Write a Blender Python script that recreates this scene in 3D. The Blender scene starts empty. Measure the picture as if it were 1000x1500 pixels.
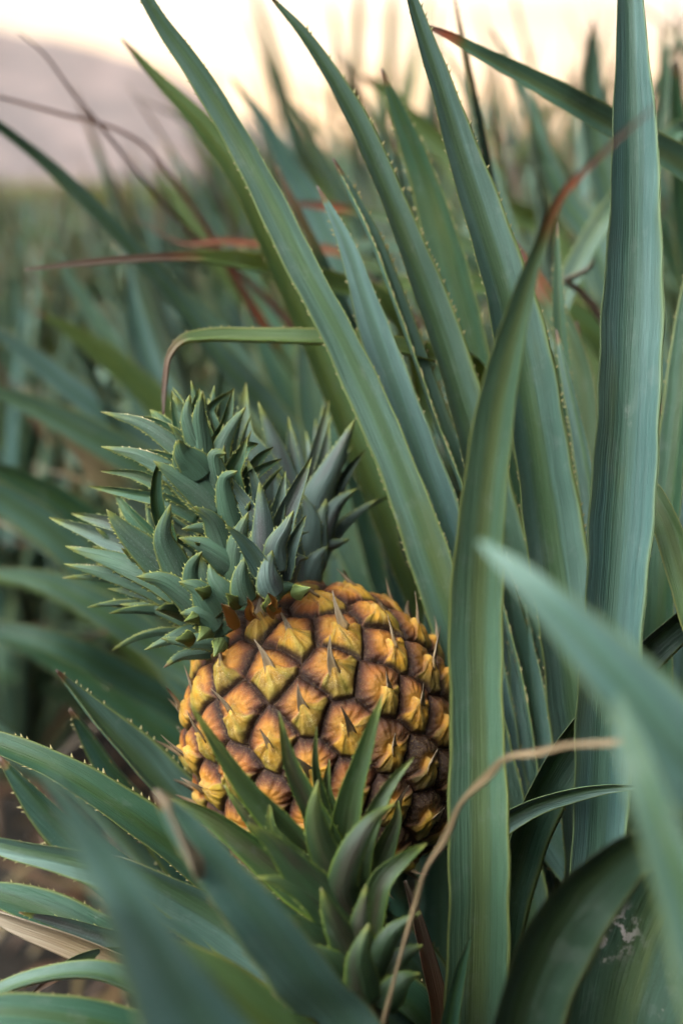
import bpy, math, random
import numpy as np
from mathutils import Vector
random.seed(7); RNG = np.random.default_rng(7)
R = math.radians
sc = bpy.context.scene
COL = sc.collection

# ------------------------------------------------------------------ camera
F = 2083.0                       # focal length in pixels of the 1000 x 1500 frame
PITCH = R(13.0); CAMZ = 0.95
CAM = np.array([0.0, 0.0, CAMZ])
FWD = np.array([0.0, math.cos(PITCH), -math.sin(PITCH)])
UPV = np.array([0.0, math.sin(PITCH), math.cos(PITCH)])
RGT = np.array([1.0, 0.0, 0.0])
def U(px, py, d):
    return CAM + RGT * ((px - 500) / F * d) + UPV * (-(py - 750) / F * d) + FWD * d
cd = bpy.data.cameras.new('camera'); cam = bpy.data.objects.new('camera', cd); COL.objects.link(cam)
cam.location = CAM; cam.rotation_euler = (R(90) - PITCH, 0, 0)
cd.sensor_fit = 'VERTICAL'; cd.sensor_height = 36; cd.sensor_width = 24; cd.lens = 50
cd.clip_start = 0.05; cd.clip_end = 20000
cd.dof.use_dof = True; cd.dof.focus_distance = 0.762; cd.dof.aperture_fstop = 3.4; cd.dof.aperture_blades = 0
sc.camera = cam

# ------------------------------------------------------------------ node helpers
class G:
    def __init__(s, nt): s.t = nt; s.n = nt.nodes; s.l = nt.links
    def put(s, sock, v):
        if isinstance(v, bpy.types.NodeSocket): s.l.new(v, sock)
        elif v is not None:
            if isinstance(v, (tuple, list)) and sock.type == 'RGBA' and len(v) == 3: v = (*v, 1)
            sock.default_value = v
    def new(s, ty, **k):
        n = s.n.new(ty)
        for a, b in k.items(): setattr(n, a, b)
        return n
    def m(s, op, a, b=None, c=None, clamp=False):
        n = s.new('ShaderNodeMath', operation=op, use_clamp=clamp)
        for i, v in enumerate((a, b, c)):
            if v is not None: s.put(n.inputs[i], v)
        return n.outputs[0]
    def mix(s, f, a, b, blend='MIX'):
        n = s.new('ShaderNodeMix', data_type='RGBA', blend_type=blend, clamp_factor=True)
        s.put(n.inputs[0], f); s.put(n.inputs[6], a); s.put(n.inputs[7], b)
        return n.outputs[2]
    def noise(s, vec, scale, detail=2, rough=.5, w=None):
        n = s.new('ShaderNodeTexNoise', noise_dimensions='4D' if w is not None else '3D')
        s.put(n.inputs['Vector'], vec); s.put(n.inputs['Scale'], scale); s.put(n.inputs['Detail'], detail); s.put(n.inputs['Roughness'], rough)
        if w is not None: s.put(n.inputs['W'], w)
        return n.outputs['Fac']
    def sstep(s, x, lo, hi):
        n = s.new('ShaderNodeMapRange', interpolation_type='SMOOTHSTEP')
        s.put(n.inputs[0], x); s.put(n.inputs[1], lo); s.put(n.inputs[2], hi); n.inputs[3].default_value = 0; n.inputs[4].default_value = 1
        return n.outputs[0]
    def xyz(s, x, y, z):
        n = s.new('ShaderNodeCombineXYZ'); s.put(n.inputs[0], x); s.put(n.inputs[1], y); s.put(n.inputs[2], z); return n.outputs[0]
    def sep(s, v):
        n = s.new('ShaderNodeSeparateXYZ'); s.put(n.inputs[0], v); return n.outputs
    def ramp(s, f, stops):
        n = s.new('ShaderNodeValToRGB'); s.put(n.inputs[0], f); e = n.color_ramp.elements
        while len(e) < len(stops): e.new(0.5)
        for i, (p, c) in enumerate(stops): e[i].position = p; e[i].color = (*c, 1)
        return n.outputs[0]
    def bump(s, h, strength, dist):
        n = s.new('ShaderNodeBump'); s.put(n.inputs['Height'], h); n.inputs['Strength'].default_value = strength; n.inputs['Distance'].default_value = dist
        return n.outputs[0]
def material(name):
    m = bpy.data.materials.new(name); m.use_nodes = True; m.node_tree.nodes.clear()
    g = G(m.node_tree); out = g.new('ShaderNodeOutputMaterial')
    return m, g, out
def principled(g, out, col, rough=.5, spec=.5, normal=None, trans=None, transcol=None, sheen=0):
    p = g.new('ShaderNodeBsdfPrincipled')
    g.put(p.inputs['Base Color'], col); g.put(p.inputs['Roughness'], rough); g.put(p.inputs['Specular IOR Level'], spec)
    if sheen: p.inputs['Sheen Weight'].default_value = sheen; p.inputs['Sheen Roughness'].default_value = .5
    if normal is not None: g.put(p.inputs['Normal'], normal)
    sh = p.outputs[0]
    if trans:
        t = g.new('ShaderNodeBsdfTranslucent'); g.put(t.inputs['Color'], transcol)
        if normal is not None: g.put(t.inputs['Normal'], normal)
        mx = g.new('ShaderNodeMixShader'); g.put(mx.inputs[0], trans); g.l.new(sh, mx.inputs[1]); g.l.new(t.outputs[0], mx.inputs[2]); sh = mx.outputs[0]
    g.l.new(sh, out.inputs['Surface'])

ALB = .56
DRY_STOPS = {
 'brown': [(0, (.16, .16, .04)), (.25, (.16, .12, .05)), (.5, (.15, .075, .04)), (.75, (.11, .065, .045)), (1, (.12, .085, .06))],
 'tan':   [(0, (.18, .19, .06)), (.3, (.24, .18, .09)), (.6, (.28, .19, .11)), (1, (.42, .33, .24))],
 'red':   [(0, (.05, .07, .016)), (.16, (.08, .085, .02)), (.27, (.17, .08, .032)), (.45, (.26, .060, .028)), (.65, (.14, .062, .042)), (1, (.11, .07, .055))],
 'crown': [(0, (.19, .25, .05)), (.4, (.25, .26, .06)), (.7, (.24, .15, .06)), (1, (.15, .09, .05))],  # yellow-green start paints crown tips as lit; later stops are dry
}
def leaf_material(name, top, top2, mid, under, margin, streak=.6, speck=.14, dry='brown', trans=.06, tcol=(.34, .36, .05), rough=.38, blush=None, blush_amt=0, spine=(.36, .27, .12), fine=1.0, scar=None, alb=None):
    m, g, out = material(name)
    at = g.new('ShaderNodeAttribute', attribute_name='lf'); c = g.sep(at.outputs['Color'])
    dr, sp, ed = c[0], c[1], c[2]; top_side = at.outputs['Alpha']
    uv = g.new('ShaderNodeUVMap', uv_map='UVMap').outputs[0]; u, v = g.sep(uv)[0], g.sep(uv)[1]
    oi = g.new('ShaderNodeObjectInfo'); rnd = oi.outputs['Random']; seed = g.m('MULTIPLY', rnd, 37.0)
    big = g.noise(g.xyz(g.m('MULTIPLY', u, 25.0), g.m('MULTIPLY', v, 7.0), seed), 1.0, 3, .55)
    st1 = g.noise(g.xyz(g.m('MULTIPLY', u, 420.0 * fine), g.m('MULTIPLY', v, 6.0), seed), 1.0, 3, .6)
    st2 = g.noise(g.xyz(g.m('MULTIPLY', u, 1500.0 * fine), g.m('MULTIPLY', v, 40.0), seed), 1.0, 3, .6)
    grain = g.noise(g.xyz(g.m('MULTIPLY', u, 2600.0), g.m('MULTIPLY', v, 900.0), seed), 1.0, 2, .6)
    colr = g.mix(g.sstep(big, .35, .65), top, top2)
    band = g.sstep(g.m('ADD', ed, g.m('MULTIPLY', g.m('SUBTRACT', st1, .5), .5)), .5, .12)
    colr = g.mix(g.m('MULTIPLY', band, .75), colr, mid)
    colr = g.mix(g.m('MULTIPLY', g.m('SUBTRACT', rnd, .35, clamp=True), .55), colr, mid)
    und = g.mix(g.sstep(big, .3, .7), under, tuple(x * .75 for x in under))
    colr = g.mix(g.m('SUBTRACT', 1.0, top_side), colr, und)
    if blush:
        bl = g.m('MULTIPLY', g.sstep(g.noise(g.xyz(g.m('MULTIPLY', u, 90.0), g.m('MULTIPLY', v, 18.0), seed), 1.0, 3), .42, .68), blush_amt)
        colr = g.mix(g.m('MULTIPLY', bl, g.sstep(ed, .95, .3)), colr, blush)
    k = g.m('ADD', 1.0 - streak * .22, g.m('MULTIPLY', g.sstep(st1, .25, .75), streak * .44))
    k = g.m('MULTIPLY', k, g.m('ADD', 1.0 - streak * .14, g.m('MULTIPLY', g.sstep(st2, .3, .7), streak * .28)))
    st0 = g.noise(g.xyz(g.m('MULTIPLY', u, 130.0 * fine), g.m('MULTIPLY', v, 2.5), g.m('ADD', seed, 3.0)), 1.0, 3, .6)
    k = g.m('MULTIPLY', g.m('MULTIPLY', k, 1.06), g.m('ADD', .75, g.m('MULTIPLY', st0, .50)))
    colr = g.mix(1.0, colr, g.xyz(k, k, k), 'MULTIPLY')
    # waxy scurf: pale grains, denser in patches
    sc_ = g.m('MULTIPLY', g.sstep(grain, .56, .72), g.m('MULTIPLY', g.sstep(big, .3, .8), speck))
    colr = g.mix(sc_, colr, (.42, .48, .46))
    ye = g.noise(g.xyz(g.m('MULTIPLY', u, 34.0), g.m('MULTIPLY', v, 5.0), g.m('ADD', seed, 21.0)), 1.0, 4, .6)
    colr = g.mix(g.m('MULTIPLY', g.sstep(ye, .56, .74), .45), colr, (.13, .15, .035))
    wm = g.noise(g.xyz(g.m('MULTIPLY', u, 70.0), g.m('MULTIPLY', v, 45.0), g.m('ADD', seed, 31.0)), 1.0, 6, .75)
    colr = g.mix(g.m('MULTIPLY', g.sstep(wm, .54, .66), .09), colr, (.38, .40, .36))
    # margin line
    colr = g.mix(g.m('MULTIPLY', g.sstep(g.m('ADD', ed, g.m('MULTIPLY', g.m('SUBTRACT', big, .5), .12)), .84, .98), .9), colr, margin)
    # blemishes: small brown flecks
    fl = g.noise(g.xyz(g.m('MULTIPLY', u, 260.0), g.m('MULTIPLY', v, 90.0), g.m('ADD', seed, 5.0)), 1.0, 4, .7)
    colr = g.mix(g.m('MULTIPLY', g.sstep(fl, .70, .76), .7), colr, (.12, .08, .04))
    ab = g.noise(g.xyz(g.m('MULTIPLY', u, 60.0), g.m('MULTIPLY', v, 30.0), g.m('ADD', seed, 9.0)), 1.0, 5, .7)
    colr = g.mix(g.m('MULTIPLY', g.sstep(ab, .66, .74), .35), colr, (.30, .33, .28))
    if scar is not None:
        ob = g.new('ShaderNodeTexCoord').outputs['Object']; dn = g.new('ShaderNodeVectorMath', operation='DISTANCE'); g.l.new(ob, dn.inputs[0]); dn.inputs[1].default_value = tuple(scar)
        nz = g.noise(ob, 170, 5, .7)
        colr = g.mix(g.m('MULTIPLY', g.sstep(dn.outputs['Value'], .020, .004), g.sstep(nz, .50, .55)), colr, (.46, .38, .36))
        colr = g.mix(g.sstep(g.noise(ob, 60, 5, .7), .66, .70), colr, (.30, .27, .22))
    drn = g.m('ADD', dr, g.m('MULTIPLY', g.m('MULTIPLY', g.m('SUBTRACT', st1, .5), .5), g.sstep(dr, 0.0, .2)), clamp=True)
    colr = g.mix(g.sstep(drn, .05, .22), colr, g.ramp(drn, DRY_STOPS[dry]))
    colr = g.mix(sp, colr, spine)
    colr = g.mix(1.0, colr, (alb or ALB,) * 3, 'MULTIPLY')
    bm = g.bump(g.m('ADD', g.m('MULTIPLY', st1, .8), g.m('MULTIPLY', st2, .35)), .8, .0015)
    tc = g.mix(g.sstep(drn, .1, .3), tcol, (.30, .12, .04))
    rg = g.m('ADD', rough, g.m('MULTIPLY', st2, .18))
    principled(g, out, colr, rg, .28, bm, trans, tc)
    return m

P1 = (.06, .80, 0); P3 = (.36, .52, 0)
SCAR = U(902, 1372, .70) - np.array(P3)
MAT = {}
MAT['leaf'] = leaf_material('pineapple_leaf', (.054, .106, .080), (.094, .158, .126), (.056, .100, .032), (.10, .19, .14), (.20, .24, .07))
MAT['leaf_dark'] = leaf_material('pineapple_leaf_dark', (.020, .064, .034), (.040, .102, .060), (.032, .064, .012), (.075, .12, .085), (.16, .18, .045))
MAT['leaf_olive'] = leaf_material('pineapple_leaf_olive', (.058, .108, .034), (.088, .150, .052), (.076, .108, .020), (.10, .13, .07), (.20, .20, .05), trans=.22)
MAT['leaf_blue'] = leaf_material('pineapple_leaf_bluish', (.066, .134, .120), (.114, .192, .170), (.058, .115, .070), (.12, .22, .19), (.18, .24, .10))
MAT['leaf_red'] = leaf_material('pineapple_leaf_red_tip', (.068, .118, .058), (.095, .150, .080), (.078, .110, .034), (.10, .13, .08), (.20, .19, .05), dry='red')
MAT['leaf_tan'] = leaf_material('pineapple_leaf_tan_tip', (.052, .110, .075), (.082, .155, .108), (.060, .105, .040), (.12, .165, .12), (.20, .22, .06), dry='tan')
MAT['leaf_teal_red'] = leaf_material('pineapple_leaf_teal_red_tip', (.048, .118, .082), (.080, .165, .118), (.080, .105, .034), (.12, .17, .13), (.20, .22, .06), dry='red')
MAT['leaf_scar'] = leaf_material('pineapple_leaf_scarred', (.020, .050, .034), (.038, .080, .058), (.030, .052, .016), (.05, .09, .065), (.12, .13, .045), scar=SCAR)
MAT['crown'] = leaf_material('crown_leaf', (.034, .110, .052), (.070, .172, .098), (.055, .110, .025), (.085, .165, .10), (.30, .32, .06), streak=.75, speck=.6, dry='crown', trans=.10, blush=(.085, .070, .065), blush_amt=.25, spine=(.55, .52, .14), rough=.45, fine=1.6, alb=.43)
MAT['crown_blue'] = leaf_material('crown_leaf_bluish', (.055, .110, .088), (.105, .170, .140), (.060, .095, .055), (.115, .175, .15), (.20, .25, .08), streak=.75, speck=.6, dry='crown', trans=.06, blush=(.105, .065, .080), blush_amt=.6, spine=(.45, .45, .16), rough=.45, fine=1.6, alb=.43)
MAT['slip'] = leaf_material('sucker_leaf', (.040, .085, .022), (.062, .110, .040), (.036, .062, .015), (.042, .085, .034), (.18, .26, .03), streak=.6, speck=.05, dry='crown', trans=.08, blush=(.070, .034, .032), blush_amt=.6, spine=(.25, .28, .06), rough=.34, fine=1.4, alb=.38)
MAT['leaf_shade'] = leaf_material('pineapple_leaf_shaded', (.013, .044, .028), (.026, .070, .046), (.022, .048, .012), (.035, .07, .045), (.10, .12, .03))  # leaf green darkened to put shade into the gaps between blades
MAT['crown_collar'] = leaf_material('crown_collar_leaf', (.080, .125, .030), (.13, .18, .045), (.09, .11, .03), (.12, .16, .05), (.34, .36, .06), streak=.4, speck=.3, dry='crown', trans=.15, spine=(.5, .5, .1), fine=1.6)
MAT['bract'] = leaf_material('orange_bract', (.40, .17, .035), (.60, .33, .07), (.34, .11, .03), (.50, .26, .06), (.40, .08, .03), streak=.7, speck=.2, dry='tan', trans=.15, tcol=(.5, .2, .05))

# ------------------------------------------------------------------ leaf mesh
def catmull(P, n):
    P = np.asarray(P, float)
    if len(P) == 2: P = np.vstack([P[0], (P[0] + P[1]) / 2, P[1]])
    seg = np.linalg.norm(np.diff(P[:, :3], axis=0), axis=1) ** .75 + 1e-6
    t = np.concatenate([[0], np.cumsum(seg)])
    m = np.zeros_like(P)
    for i in range(len(P)):
        if i == 0: m[i] = (P[1] - P[0]) / seg[0]
        elif i == len(P) - 1: m[i] = (P[-1] - P[-2]) / seg[-1]
        else:
            a, b = (P[i] - P[i-1]) / seg[i-1], (P[i+1] - P[i]) / seg[i]
            m[i] = (a * seg[i] + b * seg[i-1]) / (seg[i] + seg[i-1])
    L = np.linspace(0, t[-1], n); out = np.zeros((n, P.shape[1]))
    for k, x in enumerate(L):
        i = min(max(np.searchsorted(t, x) - 1, 0), len(P) - 2); h = seg[i]; s = (x - t[i]) / h
        out[k] = ((2*s**3 - 3*s**2 + 1) * P[i] + (s**3 - 2*s**2 + s) * h * m[i] + (-2*s**3 + 3*s**2) * P[i+1] + (s**3 - s**2) * h * m[i+1])
    return out
def norm(a): return a / (np.linalg.norm(a, axis=-1, keepdims=True) + 1e-12)

XS_HI = np.array([-1, -.9, -.68, -.42, -.16, .0, .16, .42, .68, .9, 1])
XS_LO = np.array([-1, -.5, 0, .5, 1])
class MeshData:
    def __init__(s): s.v = []; s.f = []; s.uv = []; s.c = []; s.n = 0
    def add(s, v, f, uv, c):
        s.v.append(v); s.uv.append(uv); s.c.append(c); s.f += [tuple(i + s.n for i in q) for q in f]; s.n += len(v)
    def mesh(s, name, mat, smooth=True):
        me = bpy.data.meshes.new(name)
        V = np.vstack(s.v); me.from_pydata(V.tolist(), [], s.f)
        UVs = np.vstack(s.uv); C = np.vstack(s.c)
        li = np.empty(len(me.loops), np.int32); me.loops.foreach_get('vertex_index', li)
        ul = me.uv_layers.new(name='UVMap'); ul.data.foreach_set('uv', UVs[li].astype(np.float32).ravel())
        ca = me.color_attributes.new('lf', 'FLOAT_COLOR', 'POINT'); ca.data.foreach_set('color', C.astype(np.float32).ravel())
        me.polygons.foreach_set('use_smooth', np.full(len(me.polygons), smooth))
        me.materials.append(mat); me.update(); return me
def add_leaf(md, P, S, N, W, fold, thick, dry, xs=XS_HI, spine=0.0, spacing=.005, conv=1.0, rng=None, tiplen=None):
    """P path, S side, N normal towards the hollow side, W half widths, all per section."""
    n = len(P); k = len(xs); rng = rng or RNG
    T = norm(np.gradient(P, axis=0))
    L = np.concatenate([[0], np.cumsum(np.linalg.norm(np.diff(P, axis=0), axis=1))])
    wob = 1 + .035 * np.sin(L * 60 + rng.uniform(0, 6)) + .02 * np.sin(L * 170 + rng.uniform(0, 6))
    ax = np.abs(xs)
    prof = ax ** 1.7 * fold
    topv = P[:, None] + S[:, None] * (xs[None, :, None] * (W * wob)[:, None, None] * (1 - .12 * fold)) + N[:, None] * (prof[None, :, None] * W[:, None, None] * conv)
    th = np.minimum(thick, W * .5)[:, None] * (1 - ax[None] ** 2.5 * .88)
    # faint lengthwise pleats on the hidden side
    botv = topv - N[:, None] * (th[:, :, None])
    inner = range(k - 2, 0, -1)
    ring = np.concatenate([topv, botv[:, list(inner)]], axis=1); rk = ring.shape[1]
    V = ring.reshape(-1, 3)
    xr = np.concatenate([xs, xs[list(inner)]])
    uv = np.stack([xr[None] * W[:, None], np.repeat(L[:, None], rk, 1)], -1).reshape(-1, 2)
    col = np.zeros((n, rk, 4)); col[:, :, 0] = dry[:, None]; col[:, :, 2] = np.abs(xr)[None]; col[:, :k, 3] = 1 if conv > 0 else 0; col[:, k:, 3] = 0 if conv > 0 else 1
    fs = []
    for i in range(n - 1):
        a = i * rk; b = a + rk
        for j in range(rk):
            j2 = (j + 1) % rk; fs.append((a + j, a + j2, b + j2, b + j))
    fs.append(tuple(range(rk - 1, -1, -1))); fs.append(tuple((n - 1) * rk + j for j in range(rk)))
    md.add(V, fs, uv, col.reshape(-1, 4))
    if spine > 0:
        for e in (0, k - 1):
            E = topv[:, e]; out_ = norm(E - topv[:, (1 if e == 0 else k - 2)])
            s = rng.uniform(0, spacing)
            vs, fs2, cs, us = [], [], [], []
            while s < L[-1] * .995:
                i = min(int(np.searchsorted(L, s)), n - 1); i0 = max(i - 1, 0); f = 0 if i == i0 else (s - L[i0]) / (L[i] - L[i0] + 1e-9)
                p = E[i0] * (1 - f) + E[i] * f; o = out_[i0]; t = T[i0]; nn = N[i0]
                w = W[i0]
                if w > .0012:
                    h = spine * rng.uniform(.6, 1.25) * min(1, w / .006 + .35); b = h * .55; d0 = dry[i0]
                    vs += [p - t * b - o * .0003, p + t * b - o * .0003, p + nn * b * .45 - o * .0003, p - nn * b * .45 - o * .0003, p + o * h * .8 + t * h * .95]
                    q = len(vs) - 5; fs2 += [(q, q+2, q+4), (q+2, q+1, q+4), (q+1, q+3, q+4), (q+3, q, q+4)]
                    cs += [(d0, .6, 1, 1)] * 4 + [(d0, 1, 1, 1)]; us += [(w, s)] * 5
                s += spacing * rng.choice([.5, .8, 1, 1.3, 2.6]) * rng.uniform(.7, 1.3)
            if vs: md.add(np.array(vs), fs2, np.array(us), np.array(cs))

def frames(P, roll, twist=0.0, view=True, ref=None):
    T = norm(np.gradient(P, axis=0))
    if view: V = norm(P - CAM)
    else: V = norm(np.broadcast_to(ref, P.shape))
    S = norm(np.cross(T, V)); N = norm(np.cross(S, T))      # N points back towards the viewer
    sgn = np.sign(np.sum(N * -V, axis=1, keepdims=True)); N = N * sgn
    a = (roll + twist * np.linspace(0, 1, len(P)))[:, None] if np.ndim(roll) == 0 else (roll[:, None])
    S2 = S * np.cos(a) + N * np.sin(a); N2 = N * np.cos(a) - S * np.sin(a)
    return S2, N2

def new_obj(name, me, parent=None, **props):
    o = bpy.data.objects.new(name, me); COL.objects.link(o)
    if parent: o.parent = parent
    for k, v in props.items(): o[k] = v
    return o
def empty(name, loc, label, cat, group=None):
    o = bpy.data.objects.new(name, None); COL.objects.link(o); o.location = loc; o.empty_display_size = .05
    o['label'] = label; o['category'] = cat
    if group: o['group'] = group
    return o
def local(root, P): return P - np.array(root.location)
def leaf_child(root, name, md, mat, label=None, parent=None):
    org = np.array(root.location)
    if parent is not None and parent is not root: org = org + np.array(parent.location)
    md.v = [v - org for v in md.v]
    o = new_obj(name, md.mesh(name, mat), parent or root)
    if label: o['label'] = label
    return o

def hero(root, pts, d, mat='leaf', base=None, roll=20, twist=0, fold=.35, dry=0, spine=.0022, spacing=.0062, n=None, conv=1, thick=.0022, label=None, wb=.05, drylo=0, name='leaf', dryp=None):
    """pts: (x, y, full width) in photograph pixels from base to tip; d: depths in metres; base: world point the leaf grows from."""
    pts = [tuple(p) for p in pts]; k = len(pts)
    dd = np.interp(np.linspace(0, 1, k), np.linspace(0, 1, len(d)), d)
    rows = []
    if base is not None:
        b = np.array(base); p0 = U(pts[0][0], pts[0][1], dd[0])
        ww = pts[0][2] * dd[0] / F / 2
        rows.append([*b, min(wb / 2, ww * 1.1), 0])
        mid = b * .5 + p0 * .5; mid[2] = b[2] * .45 + p0[2] * .55
        mid[:2] = b[:2] * .65 + p0[:2] * .35
        rows.append([*mid, ww * 1.08, 0])
    for i, (x, y, w) in enumerate(pts):
        rows.append([*U(x, y, dd[i]), w * dd[i] / F / 2, i])
    A = catmull(rows, 8 + 14 * len(rows) if n is None else n)
    P = A[:, :3]; W = np.maximum(A[:, 3], .0004)
    rl = R(roll) + R(twist) * np.linspace(0, 1, len(P))
    W = W / max(.6, abs(math.cos(R(roll))))
    # soft random undulation so no edge is a clean spline
    L = np.concatenate([[0], np.cumsum(np.linalg.norm(np.diff(P, axis=0), axis=1))])
    S, N = frames(P, rl)
    P = P + N * (np.sin(L * 23 + RNG.uniform(0, 6)) * .0015 * np.clip(W / .02, 0, 1))[:, None]
    t = L / L[-1]
    dr = np.clip((t - (1 - dry)) / max(dry, 1e-3), 0, 1) if dry else np.zeros(len(P))
    if dryp: dr = np.interp(t, [a for a, _ in dryp], [c for _, c in dryp])
    if drylo: dr = np.maximum(dr, drylo)
    if not dry and spine > 0: dr = np.maximum(dr, np.clip((t - .985) / .015, 0, 1) * .8)
    md = MeshData()
    add_leaf(md, P, S, N, W, fold, thick, dr, spine=spine, spacing=spacing, conv=conv)
    return leaf_child(root, name, md, MAT[mat], label)

# ------------------------------------------------------------------ the plants that stand in front
P1 = (.06, .80, 0); P2 = (.21, .98, 0); P3 = (.36, .52, 0); P4 = (-.02, 1.32, 0); P5 = (.50, 1.32, 0); P6 = (-.42, 1.62, 0); P7 = (.34, 1.62, 0)
def bp(P, dx=0, dy=0, z=.10): return (P[0] + dx, P[1] + dy, z)
mother = empty('pineapple_plant', P1, 'pineapple plant carrying the ripe fruit, its broad leaves fanning out to the lower left', 'plant', 'pineapple plants in the foreground')
H = lambda *a, **k: hero(mother, *a, **k)
# F1 tall blade in front of the fruit's right side, dry red tip leaning right
H([(690,1640,92),(697,1500,94),(702,1300,94),(700,1100,85),(699,900,80),(712,720,70),(735,560,54),(765,440,36),(795,350,20),(824,285,13),(872,235,10),(920,190,7),(966,150,3)], [.76,.72,.70,.66,.62,.58,.54,.50], mat='leaf_teal_red', base=bp(P1,.0,-.03), roll=14, twist=-34, fold=.45, dryp=[(0,0),(.60,0),(.70,.085),(.88,.09),(.90,.27),(.925,.45),(.94,.72),(1,.95)], spine=0, label='tall leaf crossing in front of the fruit with a dry red tip')
# bottom left fan
H([(585,1640,100),(512,1500,94),(448,1425,86),(378,1340,76),(302,1250,62),(260,1198,42),(228,1158,7)], [.66,.64,.60,.57,.56,.56,.56], mat='leaf_blue', base=bp(P1,-.02,-.04), roll=-52, fold=.12, dry=.012, spine=.0012)
H([(292,1288,14),(283,1266,24),(268,1236,15),(252,1200,9),(240,1176,14),(226,1158,5)], [.565,.555,.55,.55], mat='leaf_tan', roll=30, twist=60, fold=.7, drylo=.8, spine=0, name='dry_tip', label='curled pale dry strip at the tip of a leaf')
H([(380,1640,190),(300,1515,150),(240,1412,104),(194,1325,80),(143,1240,58),(104,1180,34),(78,1135,10)], [.46,.44,.42,.405,.40,.395,.39], mat='leaf_blue', base=bp(P1,-.03,-.10), roll=-45, fold=.15, spine=0)
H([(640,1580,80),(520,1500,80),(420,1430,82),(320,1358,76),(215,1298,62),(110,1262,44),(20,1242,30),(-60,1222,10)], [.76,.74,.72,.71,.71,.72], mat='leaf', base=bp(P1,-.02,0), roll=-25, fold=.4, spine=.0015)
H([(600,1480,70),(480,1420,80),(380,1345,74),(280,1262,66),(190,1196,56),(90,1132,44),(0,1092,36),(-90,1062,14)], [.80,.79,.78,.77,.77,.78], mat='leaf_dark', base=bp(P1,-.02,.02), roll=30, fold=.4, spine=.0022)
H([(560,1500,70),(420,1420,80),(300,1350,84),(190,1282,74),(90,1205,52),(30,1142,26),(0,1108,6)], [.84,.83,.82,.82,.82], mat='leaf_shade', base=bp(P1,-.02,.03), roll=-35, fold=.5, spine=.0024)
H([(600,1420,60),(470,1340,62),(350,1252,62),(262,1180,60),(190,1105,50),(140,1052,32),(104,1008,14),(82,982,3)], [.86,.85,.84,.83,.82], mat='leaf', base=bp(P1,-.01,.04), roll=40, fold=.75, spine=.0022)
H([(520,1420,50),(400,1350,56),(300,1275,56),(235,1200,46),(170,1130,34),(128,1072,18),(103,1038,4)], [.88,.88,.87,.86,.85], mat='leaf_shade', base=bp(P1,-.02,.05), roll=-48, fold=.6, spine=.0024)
H([(560,1620,70),(420,1560,76),(300,1480,78),(220,1420,74),(130,1366,64),(40,1325,52),(-60,1296,12)], [.80,.79,.79,.80], mat='leaf_dark', base=bp(P1,-.03,0), roll=25, fold=.35, spine=.0015)
H([(440,1540,40),(330,1460,46),(240,1405,42),(150,1370,32),(80,1348,18),(28,1336,3)], [.76,.76,.76,.75], mat='crown_blue', base=bp(P1,-.03,-.01), roll=-20, fold=.5, spine=.0016)
H([(520,1640,60),(400,1560,56),(300,1460,50),(230,1420,44),(160,1402,36),(110,1412,26),(70,1438,12),(40,1462,3)], [.76,.75,.74,.74], mat='leaf', base=bp(P1,-.03,-.01), roll=-30, fold=.4, spine=.001, dry=.05)
H([(420,1680,46),(330,1570,44),(262,1492,40),(200,1448,34),(140,1426,27),(70,1430,22),(0,1452,18),(-60,1485,5)], [.72,.71,.70,.70], mat='leaf', base=bp(P1,-.03,-.02), roll=50, fold=.5, spine=.001)
H([(440,1720,80),(300,1590,76),(180,1510,66),(80,1488,56),(0,1482,48),(-80,1490,14)], [.68,.67,.66,.66], mat='leaf_dark', base=bp(P1,-.03,-.05), roll=20, fold=.3, spine=.001)
H([(470,1640,60),(380,1560,58),(300,1500,52),(200,1420,40),(110,1380,34),(30,1352,26),(-30,1330,8)], [.74,.74,.75], mat='leaf_tan', base=bp(P1,-.03,-.02), roll=-45, fold=.5, dry=.22, spine=0, label='torn leaf with a pale dry end')
H([(640,1560,70),(520,1470,72),(400,1400,74),(300,1330,66),(230,1290,46),(180,1262,22),(150,1250,5)], [.73,.72,.71,.70], mat='leaf', base=bp(P1,-.02,-.02), roll=-40, fold=.4, spine=.001)
H([(560,1700,110),(450,1560,100),(360,1480,84),(280,1420,60),(220,1385,32),(185,1370,6)], [.64,.63,.62,.62], mat='leaf_olive', base=bp(P1,-.03,-.05), roll=35, fold=.3, spine=0)
# below and to the right of the fruit
H([(640,1560,30),(640,1480,28),(625,1410,24),(610,1350,18),(592,1290,5)], [.80,.79,.78], mat='leaf_olive', base=bp(P1,.0,-.01), roll=35, fold=.5, dry=.3, spine=0)
H([(650,1600,34),(656,1500,30),(668,1440,22),(679,1400,13),(689,1372,2)], [.70,.69,.68], mat='leaf_dark', base=bp(P1,.01,-.03), roll=20, fold=.5, spine=0)
H([(560,1560,60),(575,1450,54),(560,1360,40),(540,1300,20),(530,1270,4)], [.88,.88,.88], mat='leaf_dark', base=bp(P1,.0,.02), roll=15, fold=.5)
H([(800,1500,64),(820,1300,66),(790,1120,66),(750,930,56),(712,760,40),(690,640,20),(680,560,4)], [.90,.90,.91,.93], mat='leaf_blue', base=bp(P1,.06,.03), roll=-14, fold=.4)
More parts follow.
